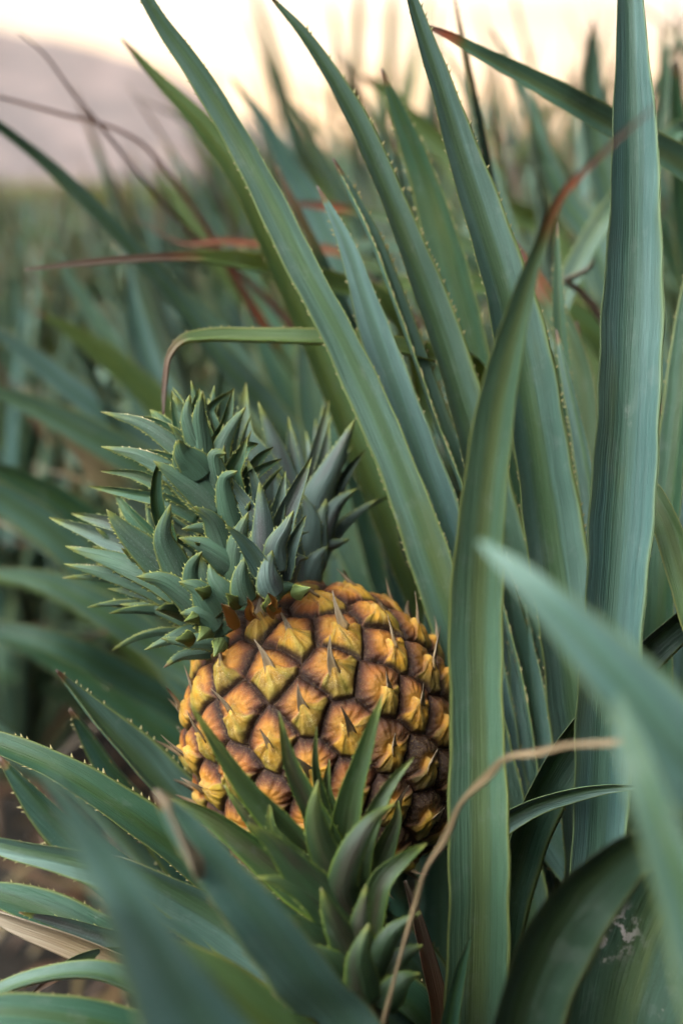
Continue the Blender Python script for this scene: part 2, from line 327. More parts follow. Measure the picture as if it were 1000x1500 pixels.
# peduncle
md = MeshData()
pA = np.array(bp(P1, 0, 0, .02)); pB = U(515, 1260, .84); A = catmull([[*pA], [*(pA * .4 + pB * .6 + np.array([.01, .02, 0]))], [*pB]], 20)
S, N = frames(A, np.zeros(20)); TH = np.linspace(0, 2 * np.pi, 13)[:-1]
ring = A[:, None] + .014 * (S[:, None] * np.cos(TH)[None, :, None] + N[:, None] * np.sin(TH)[None, :, None])
fs = [(i*12+j, i*12+(j+1)%12, (i+1)*12+(j+1)%12, (i+1)*12+j) for i in range(19) for j in range(12)]
cc = np.zeros((240, 4)); cc[:, 3] = 1; uvv = np.stack([np.tile(TH * .014, 20), np.repeat(np.linspace(0, .5, 20), 12)], -1)
md.add(ring.reshape(-1, 3), fs, uvv, cc); leaf_child(mother, 'stalk', md, MAT['leaf_olive'])

second = empty('pineapple_plant', P2, 'tall pineapple plant of long upright leaves rising behind the fruit', 'plant', 'pineapple plants in the foreground')
H = lambda *a, **k: hero(second, *a, **k)
H([(790,1420,66),(765,1280,68),(715,1080,68),(652,880,64),(578,670,58),(503,500,52),(440,380,48),(385,270,44),(335,180,38),(285,100,32),(235,30,24),(190,-50,14),(170,-90,3)], [.86,.85,.84,.835,.83,.82,.80], base=bp(P2,-.02,-.04), roll=-16, fold=.35, spine=.0013, mat='leaf')
H([(760,1250,50),(690,1080,52),(620,900,50),(555,740,48),(500,600,46),(446,470,46),(392,350,44),(342,250,38),(290,180,30),(232,118,18),(178,57,3)], [1.0,.99,.98,.97,.96], base=bp(P2,-.03,.0), roll=28, fold=.4, spine=.0018, mat='leaf_olive')
H([(830,1250,60),(800,1080,66),(760,900,66),(720,760,64),(682,620,60),(640,480,52),(600,370,44),(560,270,38),(520,180,32),(478,105,24),(438,45,16),(398,-2,5),(385,-20,2)], [.88,.87,.86,.85,.84,.83,.82], base=bp(P2,-.01,-.02), roll=32, fold=.55, spine=.0022, mat='leaf')
H([(840,1200,60),(800,1000,66),(762,820,68),(722,640,66),(690,500,62),(655,370,56),(618,250,42),(585,165,24),(558,100,3)], [.95,.94,.93,.91], base=bp(P2,0,.0), roll=-24, fold=.4, spine=.0024, mat='leaf_dark')
H([(880,1500,90),(862,1250,100),(835,1000,100),(810,820,92),(778,620,86),(742,450,78),(704,320,62),(672,220,50),(645,130,38),(615,40,24),(590,-40,8)], [.84,.84,.83,.82,.81,.80,.79], base=bp(P2,.01,-.06), roll=22, fold=.5, spine=.0018, mat='leaf')
H([(770,1300,66),(735,1120,70),(700,960,70),(660,820,72),(618,680,66),(572,550,54),(538,450,42),(508,360,26),(482,305,12),(464,272,2)], [.875,.862,.852,.848,.85], base=bp(P2,-.03,.0), roll=-12, fold=.22, spine=.0016, mat='leaf_blue')
H([(800,1200,30),(760,980,34),(720,830,34),(682,715,32),(646,625,26),(608,520,24),(575,430,21),(545,350,17),(512,280,11),(487,232,3)], [.87,.86,.86,.85,.85], base=bp(P2,-.02,-.01), roll=62, fold=.5, spine=.0026, spacing=.0045, mat='leaf')
H([(850,1700,70),(862,1500,80),(872,1250,88),(882,1050,96),(896,860,98),(912,640,104),(922,420,94),(925,240,76),(922,80,52),(918,-60,34),(915,-140,8)], [.78,.78,.77,.76,.75,.74], base=bp(P2,.02,-.10), roll=8, fold=.8, spine=.0006, mat='leaf_blue', conv=1, label='broad upright leaf running out of the top of the picture')
H([(850,900,44),(855,700,46),(850,560,42),(820,470,38),(790,420,30),(765,380,20),(745,345,10),(733,322,3)], [.92,.93,.94,.95], base=bp(P2,.02,.0), roll=-12, fold=.4, spine=.001, mat='leaf_red', dry=.09, label='leaf with a reddish withered tip')
H([(850,900,26),(845,740,26),(832,600,24),(822,500,21),(817,420,17),(816,370,10),(815,325,2)], [.90,.91,.92], base=bp(P2,.02,.0), roll=-10, fold=.5, mat='leaf_dark', spine=.0018)
H([(880,860,30),(868,740,30),(850,640,24),(832,560,17),(820,510,9),(814,482,2)], [.86,.87,.88], base=bp(P2,.03,-.01), roll=-30, fold=.5, mat='leaf', spine=.0018)
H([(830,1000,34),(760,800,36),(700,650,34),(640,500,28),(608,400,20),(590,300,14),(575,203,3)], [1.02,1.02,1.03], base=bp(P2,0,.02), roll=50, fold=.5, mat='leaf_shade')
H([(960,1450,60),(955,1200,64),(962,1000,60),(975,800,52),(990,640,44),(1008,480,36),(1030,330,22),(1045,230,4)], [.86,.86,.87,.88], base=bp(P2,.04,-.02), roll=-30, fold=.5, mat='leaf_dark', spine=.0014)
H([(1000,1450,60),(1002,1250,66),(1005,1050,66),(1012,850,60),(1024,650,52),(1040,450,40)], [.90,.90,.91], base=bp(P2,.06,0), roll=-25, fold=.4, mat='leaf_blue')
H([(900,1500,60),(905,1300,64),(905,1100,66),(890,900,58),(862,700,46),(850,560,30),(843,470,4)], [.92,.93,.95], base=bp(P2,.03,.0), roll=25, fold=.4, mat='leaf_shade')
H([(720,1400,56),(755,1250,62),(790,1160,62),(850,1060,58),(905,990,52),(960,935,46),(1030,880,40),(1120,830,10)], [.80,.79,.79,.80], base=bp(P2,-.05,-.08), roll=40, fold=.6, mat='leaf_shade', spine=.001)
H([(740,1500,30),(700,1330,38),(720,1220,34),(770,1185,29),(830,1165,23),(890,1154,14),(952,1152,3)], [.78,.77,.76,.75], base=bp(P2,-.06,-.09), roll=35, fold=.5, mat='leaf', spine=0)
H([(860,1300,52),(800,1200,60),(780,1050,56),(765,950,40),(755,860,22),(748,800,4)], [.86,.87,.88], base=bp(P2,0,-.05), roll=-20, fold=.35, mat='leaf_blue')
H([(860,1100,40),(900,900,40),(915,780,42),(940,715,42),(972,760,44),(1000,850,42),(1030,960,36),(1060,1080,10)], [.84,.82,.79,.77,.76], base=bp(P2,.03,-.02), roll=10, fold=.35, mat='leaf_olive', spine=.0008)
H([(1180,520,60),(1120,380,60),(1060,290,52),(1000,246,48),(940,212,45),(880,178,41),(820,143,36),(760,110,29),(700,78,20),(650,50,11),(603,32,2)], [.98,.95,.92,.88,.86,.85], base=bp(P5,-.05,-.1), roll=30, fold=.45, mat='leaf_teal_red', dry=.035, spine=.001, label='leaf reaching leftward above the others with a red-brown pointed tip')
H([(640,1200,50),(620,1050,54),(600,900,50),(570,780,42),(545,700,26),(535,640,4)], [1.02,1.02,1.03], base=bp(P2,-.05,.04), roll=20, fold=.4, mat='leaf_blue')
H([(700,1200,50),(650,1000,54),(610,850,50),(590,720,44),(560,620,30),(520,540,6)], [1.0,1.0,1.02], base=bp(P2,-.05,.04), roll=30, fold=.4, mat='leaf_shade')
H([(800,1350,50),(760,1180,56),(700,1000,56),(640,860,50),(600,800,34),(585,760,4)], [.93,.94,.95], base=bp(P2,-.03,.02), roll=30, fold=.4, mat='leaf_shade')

third = empty('pineapple_plant', P3, 'pineapple plant at the lower right edge with out-of-focus arching leaves', 'plant', 'pineapple plants in the foreground')
H = lambda *a, **k: hero(third, *a, **k)
H([(1330,1480,120),(1240,1330,140),(1130,1210,142),(1010,1120,134),(930,1022,112),(858,940,82),(790,870,52),(740,825,30),(700,792,8)], [.46,.46,.45,.45,.455,.47], base=bp(P3,.0,-.02), roll=8, fold=.3, mat='leaf_blue', spine=0, wb=.07)
H([(1130,1900,90),(1090,1650,95),(1052,1480,92),(1018,1350,84),(985,1250,74),(950,1160,60),(925,1085,38),(905,1020,8)], [.42,.42,.42,.43], base=bp(P3,-.02,-.06), roll=-20, fold=.35, mat='leaf', spine=0, wb=.07)
H([(700,1750,110),(745,1560,118),(775,1440,120),(815,1350,116),(870,1280,96),(930,1235,74),(1000,1225,54),(1080,1260,30),(1140,1310,6)], [.62,.61,.60,.58,.57], base=bp(P3,-.12,.10), roll=28, twist=10, fold=.5, mat='leaf_scar', spine=.0006, wb=.06, conv=1)
H([(880,1750,200),(890,1600,205),(905,1480,200),(935,1380,180),(975,1290,140),(1020,1200,90),(1060,1120,40),(1085,1060,5)], [.72,.71,.70,.70], base=bp(P3,-.06,.16), roll=12, fold=.5, mat='leaf_scar', spine=0, wb=.08, conv=1, label='broad dark leaf with pale scarred patches')
H([(520,1640,4),(562,1502,8),(590,1392,5),(610,1330,10),(624,1276,6),(654,1232,12),(676,1178,7),(716,1140,13),(742,1112,8),(786,1106,12),(830,1094,9),(900,1090,11),(1000,1074,18),(1120,1080,50),(1240,1180,70)][::-1], [.52,.54,.58,.62,.64,.64], base=bp(P3,.03,.0), roll=-35, twist=110, fold=.9, thick=.0008, mat='leaf_tan', dryp=[(0,0),(.30,.0),(.42,.3),(.55,.75),(.7,.6),(1,.5)], spine=0, n=150, wb=.05, label='withered tan leaf end curling down like a ribbon')

back1 = empty('pineapple_plant', P4, 'pineapple plant behind the crown with a flat leaf across and reddish dry tips', 'plant', 'pineapple plants in the foreground')
H = lambda *a, **k: hero(back1, *a, **k)
H([(640,900,30),(720,640,30),(690,545,26),(635,525,25),(540,506,24),(450,499,22),(370,496,20),(300,495,18),(268,500,13),(250,520,8),(243,560,7),(240,612,3)], [1.02,.93,.862,.858,.858,.855,.855,.855], base=bp(P4,.02,-.03), roll=50, fold=.6, mat='leaf_olive', dry=.052, spine=.0012, n=160)
H([(600,760,34),(600,520,34),(560,450,32),(480,418,30),(400,396,29),(340,385,24),(290,379,15),(210,381,12),(130,387,10),(36,396,4)], [1.10,1.04,.98,.95,.93], base=bp(P4,.03,-.02), roll=40, fold=.7, mat='leaf_olive', dryp=[(0,0),(.885,0),(.905,.4),(.918,.85),(1,.9)], spine=.0008, label='arching leaf whose end has dried to a brown spike')
H([(520,820,40),(450,690,44),(390,600,44),(335,540,38),(262,445,32),(200,375,30),(130,300,25),(60,235,20),(0,187,15),(-60,140,4)], [1.25,1.2,1.15,1.1,1.05], base=bp(P4,-.02,-.03), roll=25, fold=.5, mat='leaf', spine=.0014)
H([(560,800,30),(480,620,24),(400,500,17),(350,420,12),(310,350,9),(275,295,8),(245,255,7),(212,215,6),(170,190,5.5),(90,168,6),(0,143,5),(-50,130,3)], [1.3,1.22,1.16,1.12], base=bp(P4,-.02,.03), roll=20, fold=.5, mat='leaf_red', dryp=[(0,0),(.66,.0),(.72,.55),(1,.75)], spine=0, n=140)
H([(560,760,30),(480,560,20),(400,450,12),(330,385,8),(275,338,7),(230,290,6),(190,240,5.5),(150,190,6),(105,135,5),(65,80,4),(28,48,2)], [1.3,1.22,1.14,1.10], base=bp(P4,0,.04), roll=30, fold=.6, mat='leaf_red', dryp=[(0,0),(.55,.1),(.60,.45),(.68,.68),(1,.8)], spine=0, n=140)
H([(700,800,30),(660,560,26),(600,430,20),(500,372,15),(430,362,12),(365,357,9),(320,354,8),(268,357,6),(200,322,2)], [1.2,1.2,1.18], base=bp(P4,.05,0), roll=30, fold=.5, mat='leaf_red', dryp=[(0,0),(.80,.05),(.86,.45),(.93,.4),(1,.9)], spine=0)
H([(820,900,34),(800,640,32),(760,450,28),(690,365,22),(610,332,18),(530,312,15),(470,303,13),(412,297,5)], [1.2,1.18,1.15], base=bp(P4,.10,-.02), roll=30, fold=.5, mat='leaf_red', dry=.07, spine=.0008)
H([(640,760,52),(590,600,54),(530,460,52),(490,370,50),(455,290,42),(420,235,30),(385,175,17),(338,113,3)], [1.32,1.3,1.28,1.25], base=bp(P4,.03,0), roll=-20, fold=.4, mat='leaf_blue')
H([(420,900,56),(360,780,60),(300,720,58),(250,650,52),(205,580,44),(165,505,34),(125,440,24),(95,395,12),(72,352,3)], [1.5,1.48,1.45], base=bp(P4,-.06,.0), roll=-15, fold=.4, mat='leaf', spine=.001)
H([(480,980,50),(400,880,56),(320,800,54),(240,690,46),(160,615,42),(90,560,38),(30,512,26),(-30,470,6)], [1.4,1.38,1.34,1.3], base=bp(P4,-.06,-.02), roll=18, fold=.4, mat='leaf_blue')
H([(440,980,54),(350,880,58),(280,815,56),(220,760,52),(165,700,48),(120,650,34),(85,622,18),(58,606,4)], [1.3,1.28,1.25,1.22], base=bp(P4,-.06,-.04), roll=35, fold=.4, conv=-1, mat='leaf_tan', dry=.16, spine=0)
H([(470,1180,50),(370,1080,56),(290,1010,56),(220,930,58),(150,850,58),(80,780,54),(0,726,44),(-90,680,10)], [1.25,1.22,1.18,1.15], base=bp(P4,-.05,-.06), roll=-12, fold=.35, mat='leaf_tan', spine=.001)
H([(560,760,50),(500,560,50),(460,430,46),(420,350,40),(380,300,26),(345,262,5)], [1.5,1.5,1.5], base=bp(P4,.02,.05), roll=14, fold=.4, mat='leaf_blue')
H([(620,700,50),(640,480,50),(620,340,44),(580,250,32),(540,205,18),(500,180,4)], [1.55,1.5,1.5], base=bp(P4,.06,.05), roll=14, fold=.4, mat='leaf')
H([(520,820,54),(470,700,60),(440,600,62),(400,500,54),(370,420,36),(350,350,5)], [1.35,1.35,1.35], base=bp(P4,0,.05), roll=-14, fold=.4, mat='leaf_dark')
H([(360,1180,50),(240,1080,50),(140,1000,46),(60,955,34),(-20,915,22),(-80,890,5)], [1.5,1.45,1.4], base=bp(P4,-.08,-.04), roll=10, fold=.4, mat='leaf_dark')
H([(340,1120,44),(240,1000,46),(150,910,42),(60,860,30),(-40,840,8)], [1.55,1.5,1.45], base=bp(P4,-.08,-.02), roll=35, fold=.4, mat='leaf_olive')
H([(480,760,50),(430,560,50),(370,450,42),(310,370,30),(260,300,16),(225,240,4)], [1.6,1.6,1.6], base=bp(P4,.0,.06), roll=24, fold=.4, mat='leaf_olive')

for pts, d_, mt, r_ in [
 ([(420,860,60),(320,765,60),(220,690,56),(120,632,46),(40,592,30),(-40,560,6)], [1.28,1.22,1.18], 'leaf', 12),
 ([(400,950,56),(280,865,58),(180,795,54),(90,735,44),(10,692,28),(-60,665,6)], [1.22,1.18,1.15], 'leaf_dark', -20),
 ([(380,1050,54),(250,965,54),(150,898,48),(70,856,34),(-20,835,8)], [1.18,1.14,1.12], 'leaf', 25),
 ([(430,800,54),(335,700,54),(250,612,48),(175,540,38),(110,490,24),(52,456,4)], [1.34,1.3,1.26], 'leaf_olive', 22),
 ([(500,780,50),(405,620,52),(335,510,44),(280,445,28),(232,398,4)], [1.34,1.32,1.3], 'leaf', -18),
 ([(360,780,50),(280,650,50),(222,545,42),(195,450,26),(186,372,4)], [1.4,1.38,1.36], 'leaf_blue', 12),
 ([(320,1080,50),(200,1005,48),(95,950,38),(10,925,24),(-60,915,5)], [1.25,1.2,1.2], 'leaf_shade', 18),
 ([(560,900,60),(500,740,62),(470,620,56),(455,520,40),(452,440,6)], [1.12,1.12,1.12], 'leaf_shade', -18),
 ([(600,960,60),(560,820,62),(530,700,54),(520,600,36),(525,520,5)], [1.06,1.06,1.06], 'leaf_shade', 15)]:
    H(pts, d_, mat=mt, base=bp(P4, -.05, -.03), roll=r_, fold=.4, spine=.001)
right1 = empty('pineapple_plant', P5, 'pineapple plant behind the right-hand blades, tips dark against the bright sky', 'plant', 'pineapple plants in the foreground')
H = lambda *a, **k: hero(right1, *a, **k)
H([(1000,760,60),(960,560,60),(900,440,50),(860,340,44),(830,300,34),(800,240,30),(770,150,20),(742,85,10),(718,42,3)], [1.3,1.3,1.28], base=bp(P5,0,0), roll=14, fold=.4, mat='leaf')
H([(900,640,40),(840,420,40),(800,330,32),(760,312,36),(700,275,36),(650,215,34),(600,170,30),(560,130,20),(530,112,4)], [1.4,1.4,1.4], base=bp(P5,-.04,0), roll=-20, fold=.4, mat='leaf_olive')
H([(980,640,50),(930,400,54),(890,280,50),(868,180,42),(866,90,24),(868,30,4)], [1.35,1.35,1.3], base=bp(P5,-.02,0), roll=10, fold=.4, mat='leaf')
H([(1060,640,40),(1000,400,44),(940,290,34),(960,200,28),(972,110,20),(968,40,4)], [1.4,1.4,1.4], base=bp(P5,0,.02), roll=20, fold=.4, mat='leaf_dark')
H([(1100,520,30),(1060,260,30),(1000,190,26),(960,240,24),(900,300,30),(840,400,34),(800,520,20),(780,640,4)], [1.2,1.1,1.05,1.05], base=bp(P5,.04,-.04), roll=20, fold=.4, mat='leaf', spine=.001)
H([(1080,700,60),(1040,500,60),(1010,350,50),(1000,250,40),(990,160,24),(985,90,4)], [1.3,1.25,1.2], base=bp(P5,.04,-.04), roll=10, fold=.4, mat='leaf_dark')
H([(960,820,24),(920,600,20),(885,480,12),(848,428,8),(828,411,7),(845,402,6),(862,392,5),(870,380,2)], [1.05,1.02,1.0], base=bp(P5,-.12,-.12), roll=60, fold=.6, mat='leaf_olive', dryp=[(0,0),(.80,0),(.86,.8),(1,1)], spine=0, n=140)
H([(860,760,40),(820,580,40),(780,440,34),(740,330,24),(700,200,16),(676,120,9),(650,70,3)], [1.3,1.3,1.3], base=bp(P5,-.12,.0), roll=30, fold=.4, mat='leaf')
H([(1000,840,60),(930,640,50),(870,500,40),(790,440,34),(700,420,30),(620,415,26),(560,425,14),(520,445,4)], [1.2,1.15,1.12], base=bp(P5,-.1,-.04), roll=40, fold=.5, mat='leaf_olive')
H([(880,840,50),(800,600,44),(740,450,36),(700,395,30),(620,370,24),(540,360,12),(500,358,3)], [1.25,1.2,1.2], base=bp(P5,-.14,-.04), roll=40, fold=.5, mat='leaf')
# ------------------------------------------------------------------ the fruit
FC = U(476, 1074, .835)
tl = R(20); bk = R(16)
axz = RGT * -math.sin(tl) + (UPV * math.cos(bk) - FWD * math.sin(bk)) * math.cos(tl)   # fruit axis, crown end up-left and a little towards the viewer
axz = norm(axz); axx = norm(np.cross(-FWD, axz)) * -1; axx = norm(RGT - axz * (RGT @ axz)); axy = np.cross(axz, axx)
FR = np.stack([axx, axy, axz], 1)      # columns: local axes in world
fruit = empty('pineapple', FC, 'ripe golden-orange pineapple with a cluster of several crowns, leaning in the leaves', 'fruit')
RA, RB = .0815, .087
def shell(phi, th):
    c, s = np.cos(phi), np.sin(phi)
    r = RA * np.sign(c) * np.abs(c) ** .82 * (1 - .05 * s); z = RB * np.sign(s) * np.abs(s) ** .90
    return np.stack([r * np.cos(th), r * np.sin(th) , z], -1)
NE = 124
ph = np.linspace(-np.pi/2, np.pi/2, 2001); pr = shell(ph, 0 * ph)
ds = np.linalg.norm(np.diff(pr, axis=0), axis=1); area = np.concatenate([[0], np.cumsum(ds * (np.abs(pr[1:, 0]) + np.abs(pr[:-1, 0])) / 2)]); area /= area[-1]
ephi = np.interp((np.arange(NE) + .5) / NE, area, ph); eth = np.arange(NE) * 2.399963 + .62
ephi = ephi + RNG.normal(0, .018, NE); eth = eth + RNG.normal(0, .022, NE)
eC = shell(ephi, eth)
def tangents(phi, th):
    e = 1e-4; u = norm(shell(phi + e, th) - shell(phi - e, th)); s = np.stack([-np.sin(th), np.cos(th), 0 * th], -1); n = norm(np.cross(s, u)); return u, s, n
eU, eS, eN = tangents(ephi, eth)
RC = .0154
erand = RNG.random(NE); eripe = RNG.random(NE)
gu, gv = 760, 400
phg = np.interp(np.linspace(.0004, .9996, gv), np.linspace(0, 1, 2001), np.interp(np.linspace(0, 1, 2001), np.concatenate([[0], np.cumsum(ds)]) / ds.sum(), ph))
PH, THg = np.meshgrid(phg, np.linspace(0, 2*np.pi, gu, endpoint=False), indexing='ij')
V0 = shell(PH.ravel(), THg.ravel())
VN = tangents(PH.ravel(), THg.ravel())[2]
ss = lambda x, lo, hi: (lambda t: t*t*(3-2*t))(np.clip((x - lo) / (hi - lo), 0, 1))
idx = np.zeros(len(V0), int); b = np.zeros(len(V0)); p = np.zeros(len(V0)); q = np.zeros(len(V0))
for a in range(0, len(V0), 30000):
    v = V0[a:a+30000]; D = np.linalg.norm(v[:, None] - eC[None], axis=2); o = np.argpartition(D, 6, axis=1)[:, :6]
    dv = v[:, None] - eC[o]; pp = np.sum(dv * eS[o], 2) / RC; qq = np.sum(dv * eU[o], 2) / RC; hh = np.sum(dv * eN[o], 2) / RC
    lowr = ss(-qq, -.15, .9)      # the bract tapers downwards into a point, the dome above it is round
    mt = np.sqrt(pp**2 * (1 + .75 * lowr) + qq**2 * (1 - .30 * lowr) + hh**2)
    srt = np.argsort(mt, axis=1)[:, :2]; m1 = np.take_along_axis(mt, srt[:, :1], 1)[:, 0]; m2 = np.take_along_axis(mt, srt[:, 1:2], 1)[:, 0]
    r_ = np.arange(len(v)); idx[a:a+30000] = o[r_, srt[:, 0]]; p[a:a+30000] = pp[r_, srt[:, 0]]; q[a:a+30000] = qq[r_, srt[:, 0]]; b[a:a+30000] = (m2 - m1) * .52
rr = np.sqrt(p*p + q*q); an = np.arctan2(p, q)
_a = RNG.normal(0, .20, NE)[idx]; _o = RNG.normal(0, .07, (NE, 2))[idx]; p, q = p * np.cos(_a) - q * np.sin(_a) + _o[:, 0], p * np.sin(_a) + q * np.cos(_a) + _o[:, 1]; rr = np.sqrt(p*p + q*q); an = np.arctan2(p, q)
er = erand[idx]; er2 = eripe[idx]
wing = -.06 - .16 * np.abs(p) + .30 * np.exp(-np.abs(p) / .15) + .035 * np.sin(p * 9 + er * 9)
isb = ss(wing - q, -.03, .05)                        # 1 on the bract (lower part), 0 on the dome
h_edge = np.sqrt(np.clip(1 - (1 - np.clip(b / .75, 0, 1)) ** 2.6, 0, 1))
dome = h_edge * .0050 + .0016 * np.exp(-((p)**2 + (q - .42)**2) / .16) * ss(b, 0, .3)
dome -= .0011 * np.exp(-(p**2 + (q - .10)**2) / .035)
dome += .00022 * np.sin(an * 16 + er * 20) * ss(rr, .25, .6)
cone = np.clip(1 - rr, 0, 1)
bract = h_edge * .0045 + .0030 * cone ** .9 + .0010 * np.exp(-(p / .16) ** 2) * ss(b, 0, .2)
bract += .00042 * np.cos(an * 9 + er * 6) * ss(rr, .1, .5) * ss(b, 0, .2) + .0002 * np.cos(an * 23 + er * 11) * ss(b, 0, .2)
hgt = dome * (1 - isb) + (bract + .0007 * ss(b, 0, .15)) * isb
hgt *= .85 + .3 * er
_w = RNG.normal(0, 1, (26, 3)); _w = norm(_w) * RNG.uniform(350, 1500, (26, 1)); _f = RNG.uniform(0, 6.28, 26)
hgt += sum(np.sin(V0 @ _w[k] + _f[k]) * (.07 / np.linalg.norm(_w[k])) for k in range(26)) * ss(b, 0, .2) * .9
hgt += RNG.normal(0, .00004, len(hgt))
V1 = V0 + VN * (hgt - .0050)[:, None]
# the skin's own colours, plus painted shade on one flank
def lerp(a, c, t): return a + (c - a) * t[:, None]
Cc = lambda *x: np.array(x)[None]
wpos = V1 @ FR.T
dark = ss(wpos[:, 0] * .85 - wpos[:, 2] * .55 + .030 * (er - .5) + .020 * (er2 - .5), -.016, .046)      # browner eyes on the lower right flank, its shade painted in too
green = ss(-wpos[:, 2] * 1.0 + .04 * (er2 - .5), -.035, .07)
ang_n = .5 + .5 * np.sin(an * 7 + er * 30)
dcol = lerp(Cc(.66, .25, .030), Cc(.48, .135, .022), ss(rr + .35 * (er2 - .5), .25, .85))
dcol = lerp(dcol, Cc(.74, .38, .055), .8 * np.exp(-(p**2 + (q - .22)**2) / .10) * (.3 + .7 * er2))
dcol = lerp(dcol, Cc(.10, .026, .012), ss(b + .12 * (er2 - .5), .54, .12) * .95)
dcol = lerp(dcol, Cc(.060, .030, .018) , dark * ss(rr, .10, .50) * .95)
bcol = lerp(Cc(.74, .33, .020), Cc(.42, .26, .022), ss(rr + .5 * (er - .5), .35, .95) * .8)
bcol = lerp(bcol, Cc(.30, .20, .03), ss(erand[idx] - er2 + rr * .5, .3, .9) * .6)
bcol = lerp(bcol, Cc(.24, .28, .03), green * (.35 + .6 * er2))
bcol = lerp(bcol, Cc(.80, .48, .10), np.exp(-(p / .13) ** 2) * .45)
bcol = lerp(bcol, Cc(.20, .24, .03), (ang_n ** 3) * .35)
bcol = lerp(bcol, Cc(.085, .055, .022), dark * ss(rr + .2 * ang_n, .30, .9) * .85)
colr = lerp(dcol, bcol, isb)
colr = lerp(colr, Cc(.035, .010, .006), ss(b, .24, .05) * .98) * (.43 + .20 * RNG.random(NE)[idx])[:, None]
colr = lerp(colr, Cc(.16, .06, .03), np.exp(-((wing - q) / .035) ** 2) * .5 * ss(rr, .1, .3))
md = MeshData()
ii, jj = np.meshgrid(np.arange(gv - 1), np.arange(gu), indexing='ij'); j2 = (jj + 1) % gu
Fq = np.stack([ii * gu + jj, ii * gu + j2, (ii + 1) * gu + j2, (ii + 1) * gu + jj], -1).reshape(-1, 4)
me = bpy.data.meshes.new('rind'); me.vertices.add(len(wpos)); me.vertices.foreach_set('co', wpos.astype(np.float32).ravel())
me.loops.add(Fq.size); me.loops.foreach_set('vertex_index', Fq.astype(np.int32).ravel()); me.polygons.add(len(Fq)); me.polygons.foreach_set('loop_start', np.arange(0, Fq.size, 4, dtype=np.int32))
me.update(calc_edges=True); me.validate(); me.polygons.foreach_set('use_smooth', np.ones(len(me.polygons), bool))
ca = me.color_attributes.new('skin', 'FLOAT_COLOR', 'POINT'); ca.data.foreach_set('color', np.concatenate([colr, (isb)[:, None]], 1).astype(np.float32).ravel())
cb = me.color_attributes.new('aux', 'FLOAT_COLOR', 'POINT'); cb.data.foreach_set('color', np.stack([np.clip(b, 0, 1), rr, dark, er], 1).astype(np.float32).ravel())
m, g, out = material('pineapple_rind')
sk = g.new('ShaderNodeAttribute', attribute_name='skin'); au = g.new('ShaderNodeAttribute', attribute_name='aux'); ax_ = g.sep(au.outputs['Color'])
tc = g.new('ShaderNodeTexCoord').outputs['Object']
n1 = g.noise(tc, 130, 4, .6); n2 = g.noise(tc, 900, 3, .65); n3 = g.noise(tc, 2600, 2, .6)
c = g.mix(g.m('MULTIPLY', g.sstep(n1, .45, .70), .45), sk.outputs['Color'], (.30, .10, .03), 'MULTIPLY')
c = g.mix(g.m('MULTIPLY', g.sstep(n2, .50, .70), .35), c, (.20, .12, .04))
pw = g.m('MULTIPLY', g.sstep(n3, .53, .68), g.m('MULTIPLY', g.sstep(n1, .35, .6), g.m('ADD', .22, g.m('MULTIPLY', sk.outputs['Alpha'], .38))))
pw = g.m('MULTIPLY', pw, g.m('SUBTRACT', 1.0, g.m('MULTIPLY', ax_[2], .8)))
c = g.mix(g.m('MULTIPLY', pw, g.sstep(ax_[0], .1, .4)), c, (.55, .46, .28))
c = g.mix(g.m('MULTIPLY', g.sstep(g.noise(tc, 420, 3, .7), .66, .72), .6), c, (.09, .05, .025))
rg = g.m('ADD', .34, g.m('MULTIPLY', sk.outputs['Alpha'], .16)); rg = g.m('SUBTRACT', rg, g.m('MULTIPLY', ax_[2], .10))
principled(g, out, c, rg, .22, g.bump(g.m('ADD', g.m('MULTIPLY', n2, 1.0), g.m('MULTIPLY', n3, .6)), .8, .0010))
me.materials.append(m)
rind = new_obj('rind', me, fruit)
DRY_STOPS['spike'] = [(0, (.50, .33, .10)), (.4, (.36, .22, .10)), (.65, (.34, .24, .15)), (1, (.26, .18, .12))]
# dried tips of the bracts, one on every eye
md = MeshData()
for i in range(NE):
    if ephi[i] > R(84) and False: continue
    u, s, n_ = eU[i] @ FR.T, eS[i] @ FR.T, eN[i] @ FR.T
    c0 = eC[i] @ FR.T; L = .0118 * RNG.uniform(.7, 1.4); lean = RNG.normal(0, .22); lift = RNG.uniform(.5, 1.0)
    side_on = RNG.uniform(.0, .3)
    pts = [c0 + n_ * .0012 - u * .0045, c0 + n_ * .0036 - u * .0008, c0 + n_ * (.0036 + L * .22 * (1 + lift)) + (u + s * lean) * L * .40, c0 + n_ * (.0036 + L * (.30 + lift * .55)) + (u + s * lean * 1.7) * L * .88]
    A = catmull([[*x] for x in pts], 10)
    t = np.linspace(0, 1, 10); W = .0027 * np.interp(t, [0, .3, .55, 1], [1.15, .95, .55, .06]) * RNG.uniform(.8, 1.25)
    T = norm(np.gradient(A, axis=0)); rol = RNG.normal(0, .5); S_ = norm(np.cross(T, n_)); S_ = norm(S_ * math.cos(rol) + n_ * math.sin(rol)); N_ = norm(np.cross(S_, T))
    add_leaf(md, A + FC, S_, N_, W, .35, .0009, np.clip(.3 + t * .7, 0, 1), xs=XS_LO, conv=1)
leaf_child(fruit, 'dry_bracts', md, leaf_material('dry_bract', (.36, .20, .07), (.40, .24, .10), (.30, .15, .06), (.34, .22, .11), (.30, .20, .10), dry='spike', trans=.08, tcol=(.4, .2, .08)))

